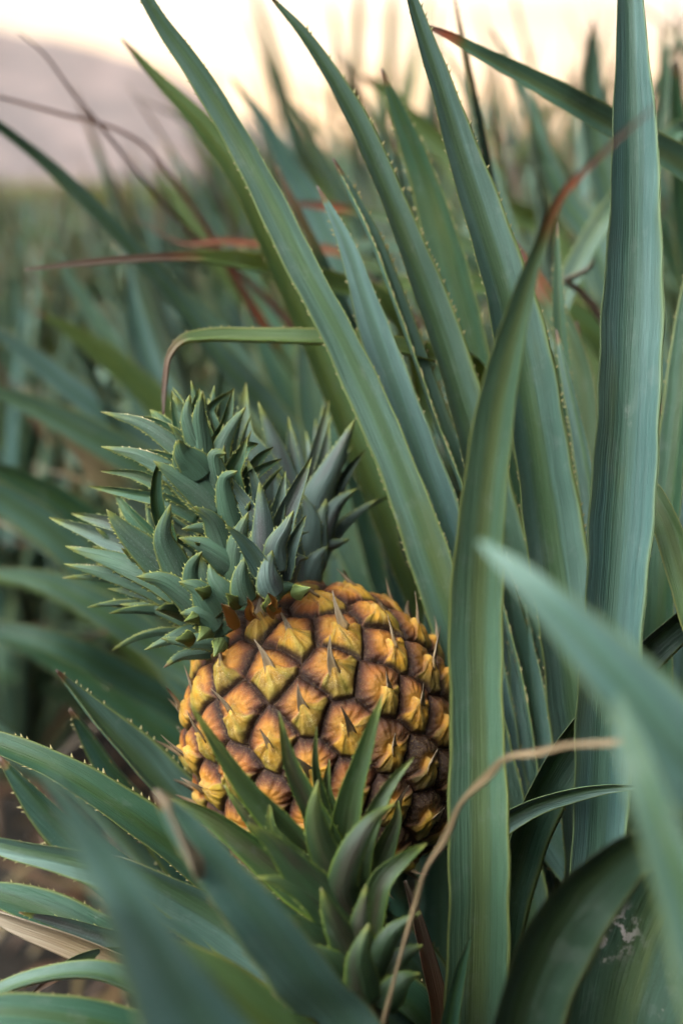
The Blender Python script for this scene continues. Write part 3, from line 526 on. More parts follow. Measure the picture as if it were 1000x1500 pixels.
# ------------------------------------------------------------------ crowns
def crown_leaf(md, pts, d, W, conv=1, roll=0, fold=.55, twist=0, spine=.0013, spacing=.0028, dry=0., shape=1, n=26, thick=.0009):
    k = len(pts); dd = np.interp(np.linspace(0, 1, k), np.linspace(0, 1, len(d)), d)
    A = catmull([[*U(x, y, z)] for (x, y), z in zip(pts, dd)], n)
    t = np.linspace(0, 1, n)
    Ww = W * .60 * np.mean(dd) / F * np.clip(.62 + 1.7 * t, 0, 1) * np.clip(1 - t ** (1.55 * shape), 0.0, 1) ** .9 + .00025
    S, N = frames(A, R(roll) + R(twist) * t)
    dr = np.interp(t, [0, .4, .9, 1], [0, .0, .11, .5]) if not dry else np.clip((t - (1 - dry)) / dry, 0, 1)
    add_leaf(md, A, S, N, Ww, fold, thick, dr, spine=spine, spacing=spacing, conv=conv)
def make_crown(name, mat, leaves, label, orgpx, dep, rosette=None):
    co = bpy.data.objects.new(name, None); COL.objects.link(co); co.parent = fruit; co.empty_display_size = .02
    co.location = Vector(U(*orgpx, dep) - FC); co['label'] = label
    for L in leaves:
        md = MeshData(); a = dict(L[3]) if len(L) > 3 else {}
        mm = a.pop('mat', mat)
        crown_leaf(md, L[0], L[1], L[2], **a)
        leaf_child(fruit, 'leaf', md, MAT[mm], parent=co)
    if rosette:
        for P, S, N, W, fold in rosette:
            md = MeshData(); t = np.linspace(0, 1, len(P))
            add_leaf(md, P, S, N, W, fold, .0012, np.interp(t, [0, .4, .9, 1], [0, .0, .11, .5]), spine=.0012, spacing=.0028)
            leaf_child(fruit, 'leaf', md, MAT[mat], parent=co)
    return co
def rosette(B, A, h, n, l0, l1, w0, phi0=80, phi1=12, curl=.22, rad=.012, seed=1, az=None, skip=None):
    """spiral of leaves round the axis A from base B; the hollow side faces the axis."""
    rg = np.random.default_rng(seed); A = norm(A); X = norm(np.cross(A, FWD)); Y = np.cross(A, X); res = []
    for i in range(n):
        f = (i + .5) / n; a = i * 2.399963 + rg.normal(0, .12) + seed
        rad_d = X * math.cos(a) + Y * math.sin(a)
        phi = R(phi0 + (phi1 - phi0) * f ** .8 + rg.normal(0, 5)); L = (l0 + (l1 - l0) * math.sin(math.pi * min(1, f * .75 + .15))) * rg.uniform(.85, 1.15)
        k = 16; t = np.linspace(0, 1, k)
        ang = phi * (1 - .35 * (1 - t)) + curl * (t ** 1.6) * (1 - .5 * f) - .3 * (1 - t) ** 2
        st = np.stack([np.sin(ang), np.cos(ang)], 1) * (L / (k - 1))
        pos = np.vstack([[0, 0], np.cumsum(st[:-1], 0)])
        P = B + A * (h * f) + rad_d * rad * (1 - .5 * f) + pos[:, :1] * rad_d + pos[:, 1:] * A
        T = norm(np.gradient(P, axis=0)); S = norm(np.cross(T, np.broadcast_to(rad_d, T.shape)) + 1e-9); N = norm(np.cross(S, T)); sg = np.sign(np.sum(N * (A * np.sin(ang)[:, None] - rad_d * np.cos(ang)[:, None]), 1, keepdims=True)); N = N * sg
        W = w0 * rg.uniform(.85, 1.1) * np.clip(.7 + 1.3 * t, 0, 1) * np.clip(1 - t ** 1.6, 0, 1) ** .9 + .00025
        if skip and skip(P): continue
        res.append((P, S, N, W, .6))
    return res
# crown A, left-leaning
LA = [
 ([(322,935),(282,925),(240,940),(212,952)], [.80,.79,.79], 26, dict(conv=-1)),
 ([(318,925),(272,905),(222,890),(176,885)], [.80,.80,.81], 30, dict(conv=-1)),
 ([(300,915),(262,882),(210,868),(158,862)], [.80,.80,.82], 30, dict(conv=-1, roll=20)),
 ([(300,905),(270,880),(235,860),(175,842)], [.79,.79,.81], 36, dict(conv=-1)),
 ([(300,905),(272,875),(235,850),(200,845)], [.775,.77,.77], 46, dict(conv=-1, roll=-10)),
 ([(290,885),(240,850),(170,820),(96,800)], [.79,.79,.81], 46, dict(conv=-1, roll=15)),
 ([(282,890),(225,862),(160,840),(94,826)], [.80,.80,.82], 34, dict(conv=-1, roll=10)),
 ([(270,850),(215,815),(150,785),(72,758)], [.80,.81,.83], 40, dict(conv=1, roll=-15, mat='crown_blue')),
 ([(262,845),(215,800),(165,768),(105,752)], [.81,.82,.84], 38, dict(conv=1, roll=-15, mat='crown_blue')),
 ([(262,850),(225,815),(186,780),(156,746)], [.785,.78,.78], 52, dict(conv=-1, roll=5)),
 ([(272,862),(252,822),(238,788),(250,738)], [.775,.77,.765], 46, dict(conv=-1, roll=-8)),
 ([(250,830),(240,780),(228,740),(236,680),(247,680)], [.79,.785,.78], 30, dict(conv=1, roll=25)),
 ([(250,840),(225,790),(190,750),(165,715)], [.80,.80,.81], 32, dict(conv=1, roll=-25)),
 ([(300,890),(285,862),(282,830),(296,808)], [.775,.77,.765], 34, dict(conv=-1, roll=10)),
 ([(318,905),(305,885),(290,862),(262,852)], [.765,.76,.76], 44, dict(conv=-1)),
 ([(318,925),(300,905),(285,900),(264,898)], [.765,.76,.76], 50, dict(conv=-1, shape=.8)),
 ([(332,930),(318,910),(308,890),(308,872)], [.770,.765,.765], 42, dict(conv=-1, shape=.9)),
 ([(335,945),(305,938),(270,940),(236,935)], [.785,.78,.78], 30, dict(conv=-1)),
 ([(340,925),(328,905),(322,885),(332,868)], [.78,.775,.775], 34, dict(conv=-1)),
 ([(330,950),(300,955),(262,962),(240,978)], [.80,.795,.79], 22, dict(conv=-1, dry=.2)),
 ([(285,860),(300,820),(312,790),(330,760)], [.80,.795,.79], 30, dict(conv=1, roll=15)),
]
rsA = rosette(U(325,925,.815), norm(U(180,800,.83) - U(325,925,.81)), .055, 34, .034, .058, .0068, phi0=75, phi1=10, seed=3)
make_crown('crown', 'crown', LA, 'left-leaning crown of the cluster', (325, 925), .81, rsA)
# crown B, tall middle crown, many layered leaves
LB = [
 ([(345,888),(326,868),(312,848),(306,826)], [.765,.76,.765], 38, dict(conv=-1, roll=-10)),
 ([(366,884),(356,862),(354,842),(360,815)], [.762,.757,.76], 38, dict(conv=-1, roll=10)),
 ([(332,884),(310,862),(298,840),(294,815)], [.775,.77,.77], 38, dict(conv=-1, roll=-15)),
 ([(350,840),(330,820),(300,800),(262,788)], [.775,.77,.77], 44, dict(conv=-1)),
 ([(350,830),(328,800),(300,775),(266,775)], [.78,.775,.77], 34, dict(conv=-1)),
 ([(335,830),(322,790),(308,760),(284,742)], [.775,.77,.765], 46, dict(conv=-1)),
 ([(345,845),(332,800),(325,765),(312,735)], [.785,.78,.775], 44, dict(conv=-1)),
 ([(350,860),(345,820),(352,780),(364,750)], [.775,.77,.77], 42, dict(conv=-1)),
 ([(372,868),(362,840),(368,800),(392,770)], [.775,.77,.77], 36, dict(conv=-1)),
 ([(290,760),(250,735),(190,722),(130,712)], [.80,.80,.81], 24, dict(conv=1, roll=-20)),
 ([(290,740),(245,715),(200,695),(148,690)], [.80,.80,.81], 24, dict(conv=1, roll=-20)),
 ([(300,745),(262,700),(210,668),(148,654)], [.79,.79,.80], 36, dict(conv=-1, roll=15)),
 ([(310,720),(275,690),(225,668),(170,662)], [.80,.80,.82], 32, dict(conv=1, roll=-15)),
 ([(300,690),(255,650),(210,620),(148,603)], [.80,.80,.81], 30, dict(conv=-1, roll=15)),
 ([(300,680),(262,645),(225,622),(168,612)], [.81,.81,.83], 32, dict(conv=1, roll=-15)),
 ([(290,660),(262,640),(235,615),(220,600)], [.82,.82,.83], 30, dict(conv=1)),
 ([(320,750),(290,720),(262,700),(225,675)], [.775,.77,.77], 44, dict(conv=-1, roll=0)),
 ([(318,730),(296,700),(268,680),(258,645)], [.775,.77,.765], 50, dict(conv=-1)),
 ([(300,665),(272,640),(262,620),(252,572)], [.815,.815,.82], 28, dict(conv=1, roll=10)),
 ([(300,670),(285,640),(275,610),(278,578)], [.79,.785,.785], 34, dict(conv=-1)),
 ([(308,660),(294,630),(288,600),(292,568)], [.80,.80,.80], 30, dict(conv=1, roll=10)),
 ([(316,660),(312,630),(306,600),(342,570)], [.81,.81,.82], 22, dict(conv=1, roll=30)),
 ([(322,690),(318,650),(330,620),(342,568)], [.80,.80,.81], 26, dict(conv=1, roll=20)),
 ([(300,700),(296,650),(292,610),(296,574)], [.79,.785,.78], 36, dict(conv=-1)),
 ([(322,700),(322,660),(338,625),(360,596)], [.79,.79,.79], 32, dict(conv=-1, roll=-10)),
 ([(345,740),(340,690),(350,670),(362,640)], [.785,.78,.78], 32, dict(conv=1, roll=10)),
 ([(332,720),(345,680),(362,655),(378,650)], [.79,.79,.80], 26, dict(conv=1)),
 ([(350,735),(365,700),(385,685),(412,672)], [.79,.79,.80], 22, dict(conv=1, roll=20)),
 ([(350,720),(366,690),(380,670),(400,655)], [.80,.80,.81], 24, dict(conv=1, roll=20)),
 ([(330,730),(318,700),(316,665),(332,664)], [.775,.77,.77], 40, dict(conv=-1)),
 ([(300,700),(284,680),(268,664),(262,644)], [.77,.765,.76], 50, dict(conv=-1)),
 ([(345,780),(332,740),(330,700),(348,690)], [.775,.77,.765], 36, dict(conv=-1)),
]
rsB = rosette(U(350,870,.805), norm(U(315,700,.815) - U(350,870,.805)), .085, 46, .030, .056, .0062, phi0=70, phi1=6, seed=5, rad=.014)
make_crown('crown', 'crown', LB, 'tallest, densely layered middle crown', (350, 870), .80, rsB)
# crown C, small purple-grey side shoot in front right
LC = [
 ([(406,874),(396,852),(394,834),(399,806)], [.755,.75,.755], 42, dict(conv=-1, roll=10)),
 ([(392,850),(378,820),(360,795),(330,768)], [.76,.755,.75], 34, dict(conv=1, roll=-20)),
 ([(402,840),(388,795),(385,755),(380,706)], [.765,.76,.76], 42, dict(conv=-1)),
 ([(395,820),(380,770),(362,740),(326,686)], [.775,.775,.78], 36, dict(conv=1, roll=-15)),
 ([(395,810),(382,760),(378,720),(362,672)], [.785,.785,.79], 30, dict(conv=1, roll=-10)),
 ([(408,840),(405,800),(418,775),(430,748)], [.76,.755,.755], 34, dict(conv=-1, roll=10)),
 ([(405,820),(402,770),(410,730),(418,690)], [.78,.78,.785], 28, dict(conv=1, roll=10)),
 ([(408,820),(412,770),(430,725),(456,670)], [.78,.78,.79], 36, dict(conv=1, roll=15)),
 ([(415,850),(420,815),(432,785),(448,755)], [.77,.77,.775], 26, dict(conv=1, roll=20)),
 ([(418,862),(428,835),(438,820),(452,818)], [.77,.77,.775], 28, dict(conv=-1, roll=20)),
 ([(395,870),(380,850),(372,830),(360,800)], [.775,.775,.775], 30, dict(conv=-1, mat='crown')),
 ([(412,878),(400,868),(420,860),(440,862)], [.77,.765,.77], 30, dict(conv=-1, mat='crown')),
]
make_crown('crown', 'crown_blue', LC, 'small purplish crown in front, right of the middle', (408, 870), .77, None)
# crown D, bluish crown behind, right
LD = [
 ([(435,840),(420,760),(385,680),(360,640),(360,560)], [.86,.86,.87], 60, dict(conv=1, roll=-10)),
 ([(440,840),(425,750),(412,680),(378,588)], [.855,.855,.86], 54, dict(conv=-1)),
 ([(445,820),(440,740),(430,680),(422,610)], [.86,.86,.87], 34, dict(conv=1)),
 ([(448,810),(452,730),(462,670),(482,585)], [.87,.87,.88], 34, dict(conv=1, roll=10)),
 ([(448,820),(455,740),(470,690),(482,620)], [.86,.86,.87], 36, dict(conv=1, roll=10)),
 ([(450,800),(466,730),(485,690),(520,614)], [.85,.85,.86], 52, dict(conv=-1, roll=10)),
 ([(455,820),(480,750),(502,700),(536,658)], [.865,.87,.88], 30, dict(conv=1, roll=20)),
 ([(458,830),(475,780),(495,740),(524,715)], [.85,.85,.86], 40, dict(conv=-1, roll=20)),
 ([(458,840),(470,800),(485,800),(512,790)], [.85,.85,.86], 32, dict(conv=-1, roll=20)),
 ([(440,830),(430,780),(425,740),(405,690)], [.845,.845,.85], 46, dict(conv=-1)),
 ([(445,850),(450,800),(455,760),(440,720)], [.84,.84,.845], 46, dict(conv=-1)),
 ([(450,850),(462,810),(468,770),(478,730)], [.845,.845,.85], 40, dict(conv=-1)),
 ([(440,860),(432,830),(430,800),(440,775)], [.835,.835,.835], 44, dict(conv=-1)),
 ([(452,862),(455,840),(462,820),(480,800)], [.835,.835,.84], 36, dict(conv=-1)),
]
rsD = rosette(U(445,850,.875), norm(U(462,700,.90) - U(445,850,.875)), .05, 16, .045, .075, .0075, phi0=50, phi1=6, seed=9, rad=.01)
make_crown('crown', 'crown_blue', LD, 'bluish crown standing behind on the right', (445, 850), .86, rsD)
for i, (x, y, a_) in enumerate([(285,905,200),(300,928,225),(320,948,245),(342,880,135),(300,868,160),(440,866,20),(395,884,95),(272,936,185)]):
    md = MeshData(); ca_, sa_ = math.cos(R(a_)), math.sin(R(a_)); L_ = 26
    crown_leaf(md, [(x - ca_*L_*.6, y + sa_*L_*.6), (x, y), (x + ca_*L_*.6, y - sa_*L_*.6)], [.768, .756, .752], 26, conv=-1, spine=.001, spacing=.0018, shape=.75); leaf_child(fruit, 'bract', md, MAT['crown_collar'])
# small orange bracts where crown and fruit meet
for pts, w, r_, c_ in [([(352,918),(342,904),(334,894),(324,884)], 24, 30, -1), ([(374,906),(368,896),(368,886),(362,874)], 20, -30, 1), ([(404,900),(398,890),(400,880),(392,868)], 20, 15, 1)]:
    md = MeshData(); crown_leaf(md, pts, [.772, .757, .746], w, conv=c_, spine=.0014, spacing=.002, dry=.12, shape=.8, roll=r_, fold=.6); leaf_child(fruit, 'bract', md, MAT['bract'])

# ------------------------------------------------------------------ young sucker below the fruit
SB = U(528, 1440, .70)
sucker = empty('young_sucker', SB, 'young dark green pineapple sucker with purplish pointed leaves in front of the fruit', 'young plant')
LS = [
 ([(520,1360),(490,1310),(440,1235),(370,1160),(278,1030)], [.70,.69,.685,.68,.67], 62, dict(roll=-32, conv=1, fold=.5)),
 ([(520,1340),(490,1260),(455,1185),(425,1120),(408,1042)], [.70,.69,.685,.68], 48, dict(roll=10, conv=1)),
 ([(512,1340),(495,1260),(470,1180),(460,1120),(463,1064)], [.71,.705,.70,.70], 30, dict(roll=35, conv=1)),
 ([(520,1330),(505,1260),(490,1200),(478,1160),(482,1112)], [.715,.71,.71], 34, dict(roll=10, conv=1)),
 ([(515,1330),(505,1250),(515,1170),(535,1100),(560,1016)], [.70,.69,.685,.68], 50, dict(roll=-12, conv=1)),
 ([(525,1350),(498,1290),(470,1240),(460,1190),(466,1142)], [.685,.675,.67,.67], 56, dict(roll=-5, conv=-1)),
 ([(520,1370),(520,1290),(540,1210),(570,1150),(606,1108)], [.68,.675,.675,.68], 40, dict(roll=10, conv=1)),
 ([(515,1350),(500,1300),(515,1245),(545,1200),(580,1176)], [.67,.66,.66,.67], 48, dict(roll=-5, conv=-1)),
 ([(535,1400),(545,1340),(560,1290),(590,1260),(626,1234)], [.675,.67,.67,.68], 44, dict(roll=-8, conv=1)),
 ([(520,1360),(480,1320),(440,1280),(400,1235),(362,1205)], [.67,.66,.655,.65], 62, dict(roll=5, conv=-1)),
 ([(500,1340),(470,1290),(430,1250),(400,1215),(395,1175)], [.69,.685,.68,.68], 44, dict(roll=-20, conv=1)),
 ([(490,1340),(430,1290),(370,1240),(300,1190),(250,1168)], [.70,.70,.70,.70], 56, dict(roll=-25, conv=1)),
 ([(500,1320),(450,1270),(400,1230),(360,1190),(328,1150)], [.71,.71,.71], 40, dict(roll=-25, conv=1)),
 ([(522,1405),(492,1352),(452,1310),(412,1290),(372,1284)], [.67,.66,.655], 50, dict(roll=20, conv=-1)),
 ([(528,1425),(500,1395),(468,1368),(436,1350),(402,1338)], [.67,.66,.655], 46, dict(roll=20, conv=-1)),
 ([(532,1432),(510,1388),(490,1350),(470,1300)], [.66,.65,.65], 54, dict(conv=-1, roll=8)),
 ([(545,1442),(532,1402),(526,1362),(536,1296)], [.665,.655,.655], 52, dict(conv=-1, roll=-8)),
 ([(552,1432),(558,1398),(574,1368),(616,1336)], [.66,.655,.66], 38, dict(conv=-1, roll=12)),
 ([(535,1452),(508,1426),(478,1404),(430,1378)], [.66,.65,.65], 44, dict(conv=-1, roll=-12)),
 ([(555,1452),(570,1422),(590,1400),(620,1384)], [.665,.66,.665], 44, dict(conv=-1, roll=10)),
 ([(542,1472),(530,1436),(526,1406),(540,1352)], [.65,.643,.645], 54, dict(conv=-1)),
 ([(545,1482),(515,1462),(485,1448),(430,1436)], [.655,.645,.645], 40, dict(conv=-1)),
 ([(560,1482),(575,1452),(592,1434),(616,1426)], [.655,.65,.655], 44, dict(conv=-1)),
 ([(540,1300),(560,1250),(572,1220),(580,1200),(583,1172)], [.71,.71,.71], 34, dict(roll=10, conv=1)),
]
for L in LS:
    md = MeshData(); a = dict(L[3]); crown_leaf(md, L[0], L[1], L[2] * 1.0, spine=.0012, spacing=.0038, n=34, thick=.0018, **a); leaf_child(sucker, 'leaf', md, MAT['slip'])
md = MeshData()
pA = np.array([P1[0] + .005, P1[1] - .06, .12]); A = catmull([[*pA], [*(pA * .5 + SB * .5 + np.array([0, -.005, 0]))], [*SB], [*U(520, 1340, .705)]], 24)
S, N = frames(A, np.zeros(24))
ring = A[:, None] + .012 * (S[:, None] * np.cos(TH)[None, :, None] + N[:, None] * np.sin(TH)[None, :, None])
fs = [(i*12+j, i*12+(j+1)%12, (i+1)*12+(j+1)%12, (i+1)*12+j) for i in range(23) for j in range(12)]
cc = np.zeros((288, 4)); cc[:, 3] = 1; uvv = np.stack([np.tile(TH * .012, 24), np.repeat(np.linspace(0, .5, 24), 12)], -1)
md.add(ring.reshape(-1, 3), fs, uvv, cc); leaf_child(sucker, 'stem', md, MAT['slip'])
SKY_STRENGTH = .03; SUN_STRENGTH = 5; EXPOSURE = 1.32; LIT = 15.5; HAZE = 0.000022; KEY_LIGHT = 300
# ------------------------------------------------------------------ background plants
def rosette_plant(seed, nl, lmin, lmax, wid, xs, nsec, spine, thick=.002):
    rg = np.random.default_rng(seed); out_ = []
    for i in range(nl):
        f = i / (nl - 1); a = i * 2.399963 + rg.normal(0, .25)
        rd = np.array([math.cos(a), math.sin(a), 0]); Z = np.array([0, 0, 1.0])
        ang0 = R(64 - 60 * f + rg.normal(0, 8)); L = (lmin + (lmax - lmin) * min(1, .35 + f * 1.1)) * rg.uniform(.85, 1.12)
        t = np.linspace(0, 1, nsec); bend = rg.uniform(.15, .75) * (1.15 - f)
        if rg.random() < .12: bend += 1.2
        ang = ang0 * (.6 + .4 * t) + bend * t ** 2.2
        sw = rg.normal(0, .12) * t ** 2
        st = np.stack([np.sin(ang), np.cos(ang)], 1) * L / (nsec - 1); pos = np.vstack([[0, 0], np.cumsum(st[:-1], 0)])
        sd = np.cross(rd, Z)
        P = rd * .02 + Z * (.03 + .10 * f) + pos[:, :1] * rd + pos[:, 1:] * Z + sd[None] * (sw * L)[:, None]
        T = norm(np.gradient(P, axis=0)); S = norm(np.cross(T, np.cross(T, sd)) * -1); S = norm(sd - T * (T @ sd)[:, None]); N = norm(np.cross(S, T)); N = N * np.sign(np.sum(N * (Z * np.sin(ang)[:, None] - rd * np.cos(ang)[:, None]), 1, keepdims=True))
        tw = rg.normal(0, .35) * t; S2 = S * np.cos(tw)[:, None] + N * np.sin(tw)[:, None]; N2 = N * np.cos(tw)[:, None] - S * np.sin(tw)[:, None]
        W = wid * rg.uniform(.8, 1.15) * np.clip(.75 + t, 0, 1) * np.clip(1 - t ** 2.1, 0, 1) ** .85 + .0005
        dry = np.clip((t - .90) / .10, 0, 1) if rg.random() < .4 else np.clip((t - .97) / .03, 0, 1)
        if rg.random() < .035: dry = np.clip((t - .45) / .3, 0, 1)
        out_.append((P, S2, N2, W, dry, rg))
    return out_
BM = ['leaf', 'leaf_shade', 'leaf_dark', 'leaf_blue', 'leaf_olive', 'leaf_shade', 'leaf_dark', 'leaf_tan']
near_protos = []
def near_plant(loc, seed, label, scale=1.0, lmax=.98):
    """a plant with a mesh per leaf"""
    root = empty('pineapple_plant', loc, label, 'plant', 'pineapple plants close behind')
    for i, (P, S, N, W, dry, rg) in enumerate(rosette_plant(seed, 36, .50 * scale, lmax * scale, .019, XS_LO if scale < 0 else np.array([-1, -.6, -.25, .25, .6, 1]), 22, .002)):
        md = MeshData(); add_leaf(md, P, S, N, W, .45, .002, dry, xs=np.array([-1, -.6, -.25, .25, .6, 1]), spine=.0022, spacing=.010, rng=rg)
        new_obj('leaf', md.mesh('leaf', MAT[BM[(i * 7 + seed) % len(BM)]]), root)
    return root
def fill(root, seed, ymin, n=30, lmax=.80, mats=('leaf_shade', 'leaf_dark', 'leaf_shade', 'leaf')):  # fuller rosettes, mostly in shade-darkened leaf colours, to deepen the gaps
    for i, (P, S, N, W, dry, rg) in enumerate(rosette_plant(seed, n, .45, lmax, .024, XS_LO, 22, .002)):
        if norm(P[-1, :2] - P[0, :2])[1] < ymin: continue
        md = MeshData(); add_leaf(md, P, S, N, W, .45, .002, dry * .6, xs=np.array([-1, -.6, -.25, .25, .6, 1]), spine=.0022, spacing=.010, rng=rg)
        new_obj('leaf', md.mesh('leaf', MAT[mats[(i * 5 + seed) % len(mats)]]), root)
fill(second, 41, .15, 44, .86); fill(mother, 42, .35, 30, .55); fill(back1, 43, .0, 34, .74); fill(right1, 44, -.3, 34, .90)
near_plant((.30, 1.60, 0), 11, 'pineapple plant in the gap between the tall blades and the right edge, just behind them', 1.04)
near_plant((.13, 1.75, 0), 12, 'blurred pineapple plant behind the tall pointed leaves at the centre', 1.0)
near_plant((.62, 1.75, 0), 13, 'blurred pineapple plant rising highest against the sky at the upper right', 1.10)
near_plant((.72, 1.30, 0), 18, 'pineapple plant cut by the right edge behind the broad upright leaf', 1.0)
near_plant((-.16, 1.95, 0), 14, 'blurred pineapple plant behind the horizontal leaf with the brown spike', .92)
near_plant((-.50, 2.05, 0), 15, 'blurred pineapple plant at the left edge behind the bare soil', .86)
near_plant((.42, 2.15, 0), 16, 'blurred pineapple plant showing between the upright leaves at upper right', 1.08)

# farther plants: one mesh each, three shapes shared
def joined(seed, mats):
    me_out = bpy.data.meshes.new('pineapple_plant')
    V, Fc, UVl, Cl, mi = [], [], [], [], []; n0 = 0; md = MeshData(); order = []
    for i, (P, S, N, W, dry, rg) in enumerate(rosette_plant(seed, 30, .55, .98, .024, XS_LO, 12, 0)):
        nf = len(md.f); add_leaf(md, P, S, N, W, .45, .0022, dry, xs=XS_LO, rng=rg); order += [(i * 5 + seed) % len(mats)] * (len(md.f) - nf)
    me = md.mesh('pineapple_plant', mats[0])
    for x in mats[1:]: me.materials.append(x)
    me.polygons.foreach_set('material_index', np.array(order, np.int32)); me.update(); return me
fm = [MAT[k] for k in ('leaf', 'leaf_shade', 'leaf_olive', 'leaf_dark', 'leaf_olive')]
FARM = [joined(s, fm) for s in (21, 22, 23, 24, 25)]
rg = np.random.default_rng(99); cnt = 0
rows_y = [2.55]
while rows_y[-1] < 15: rows_y.append(rows_y[-1] + (.34 if len(rows_y) % 2 else .62) * (1 + max(0, rows_y[-1] - 7) * .05))
for y in rows_y:
    hw = .30 * y + .25; step = .34 + max(0, y - 6) * .03; x = -hw + rg.uniform(0, step)
    while x < hw and cnt < 290:
        o = bpy.data.objects.new('pineapple_plant', FARM[int(rg.integers(5))]); COL.objects.link(o)
        s = (.86 + .26 * np.clip((x / y * F + 190) / 200, 0, 1)) * rg.uniform(.9, 1.08)
        o.location = (x + rg.normal(0, .04), y + rg.normal(0, .06), 0); o.rotation_euler = (rg.normal(0, .05), rg.normal(0, .05), rg.uniform(0, 6.28)); o.scale = (s, s, s)
        o['label'] = 'out-of-focus pineapple plant in the rows of the field'; o['category'] = 'plant'; o['group'] = 'pineapple plants in the field rows'
        cnt += 1; x += step * rg.uniform(.85, 1.15)
print('far plants', cnt, 'rows to', y)
# beyond that, the field as one mass of leaves
def blades(n, x0, x1, y0, y1, hmin, hmax, w, seed, spread=.5):
    g_ = np.random.default_rng(seed); yy = y0 + (y1 - y0) * g_.random(n) ** 1.8; xx = (g_.random(n) * 2 - 1) * (.32 * yy + 1)
    b0 = np.stack([xx, yy, np.zeros(n)], -1); a = g_.random(n) * 6.283; h = g_.uniform(hmin, hmax, n); ln = g_.uniform(.05, spread, n)
    d = np.stack([np.cos(a), np.sin(a), 0*a], -1); sd = np.stack([-np.sin(a), np.cos(a), 0*a], -1) * (w * (1 + yy / 30))[:, None]
    m_ = b0 + d * (ln * .35)[:, None]; m_[:, 2] = h * .6; tip = b0 + d * ln[:, None]; tip[:, 2] = h
    V = np.stack([b0 - sd * .6, b0 + sd * .6, m_ + sd, tip, m_ - sd], 1).reshape(-1, 3)
    fs = (np.arange(n)[:, None] * 5 + np.array([[0, 1, 2, 3, 4]])).tolist(); return V, fs
V, fs = blades(26000, -1, 1, 14.0, 90, .6, 1.0, .03, 5)
md = MeshData(); cc = np.zeros((len(V), 4)); cc[:, 2] = .4; cc[:, 3] = 1
md.add(V, fs, np.stack([V[:, 0], V[:, 1]], -1), cc); o = new_obj('field_foliage', md.mesh('field_foliage', MAT['leaf_olive'], False)); o['kind'] = 'stuff'; o['label'] = 'far rows of the pineapple field merging into a green mass'; o['category'] = 'field'

# ------------------------------------------------------------------ ground
m, g, out = material('soil')
tc = g.new('ShaderNodeTexCoord').outputs['Object']
a = g.noise(tc, 3, 5, .6); b_ = g.noise(tc, 30, 6, .7); c_ = g.noise(tc, 160, 4, .7)
c = g.mix(g.sstep(b_, .35, .7), (.012, .009, .007), (.032, .023, .018)); c = g.mix(g.m('MULTIPLY', g.sstep(c_, .55, .75), .5), c, (.10, .075, .055)); c = g.mix(g.m('MULTIPLY', g.sstep(a, .5, .7), .4), c, (.05, .045, .03))
principled(g, out, c, .95, .2, g.bump(g.m('ADD', b_, g.m('MULTIPLY', c_, .3)), .9, .03))
rad = [0, .5, .8, 1.1, 1.4, 1.8, 2.2, 2.8, 3.5, 5, 8, 14, 30, 80, 250, 900, 3000, 9000]; ns = 96
gv_ = [(0, 0, 0)]; gf = []
for i, r_ in enumerate(rad[1:]):
    for j in range(ns):
        a = 2 * math.pi * j / ns; gv_.append((r_ * math.cos(a), r_ * math.sin(a), random.uniform(-.015, .015) if r_ < 10 else 0))
for j in range(ns): gf.append((0, 1 + j, 1 + (j + 1) % ns))
for i in range(len(rad) - 2):
    for j in range(ns): a = 1 + i * ns; gf.append((a + j, a + ns + j, a + ns + (j + 1) % ns, a + (j + 1) % ns))
me = bpy.data.meshes.new('ground'); me.from_pydata(gv_, [], gf); me.materials.append(m); me.update(); o = new_obj('ground', me); o['kind'] = 'structure'
# dry leaf litter on the soil
md = MeshData(); rg = np.random.default_rng(31)
for i in range(420):
    y = rg.uniform(1.2, 3.2); x = rg.uniform(-.32, .15) * y - .05; L = rg.uniform(.08, .38); a = rg.uniform(0, 6.28)
    k = 9; t = np.linspace(0, 1, k); dx = np.stack([np.cos(a + t * rg.normal(0, .6)), np.sin(a + t * rg.normal(0, .6)), 0 * t], -1)
    P = np.array([x, y, .025]) + np.cumsum(dx, 0) * L / k; P[:, 2] += np.sin(t * 3.14) * rg.uniform(.0, .05) + rg.uniform(0, .03)
    T = norm(np.gradient(P, axis=0)); S = norm(np.cross(T, [0, 0, 1.0])); N = norm(np.cross(S, T)) ; N = N * np.sign(N[:, 2:3])
    add_leaf(md, P, S, N, (.012 * rg.uniform(.4, 1.3)) * np.sin(.25 + t * 2.7), .5, .0012, np.clip(.3 + .5 * t + rg.normal(0, .1), .3, .8), xs=XS_LO, rng=rg)
o = new_obj('leaf_litter', md.mesh('leaf_litter', MAT['leaf_olive'])); o['kind'] = 'stuff'; o['label'] = 'dry brown leaf litter lying on the dark soil'; o['category'] = 'leaf litter'

# ------------------------------------------------------------------ mountain
def ridge_h(x):     # crest height in metres over the valley at distance 2600
    px = x / 2600 * F + 500
    return np.interp(px, [-900, -300, 0, 90, 170, 260, 320, 400, 500, 650, 800, 1000, 1500, 2200], [380, 330, 288, 262, 238, 200, 158, 100, 55, 40, 45, 75, 120, 70])
xs_ = np.linspace(-1900, 2200, 240); ts = np.linspace(0, 1, 24); rg = np.random.default_rng(4); ph_ = rg.uniform(0, 6, 12)
gx, gt = np.meshgrid(xs_, ts); prof = np.sin(np.clip(gt, 0, 1) * np.pi) ** .8
H_ = ridge_h(gx) * prof; fr = sum(np.sin(gx * (.006 * 1.7 ** k) + ph_[k] + gt * (3 + k)) * 9 / 1.6 ** k for k in range(8)); H_ = H_ + fr * prof * .7
Vm = np.stack([gx, 2000 + gt * 1200, H_ - 6], -1).reshape(-1, 3); nx = 240
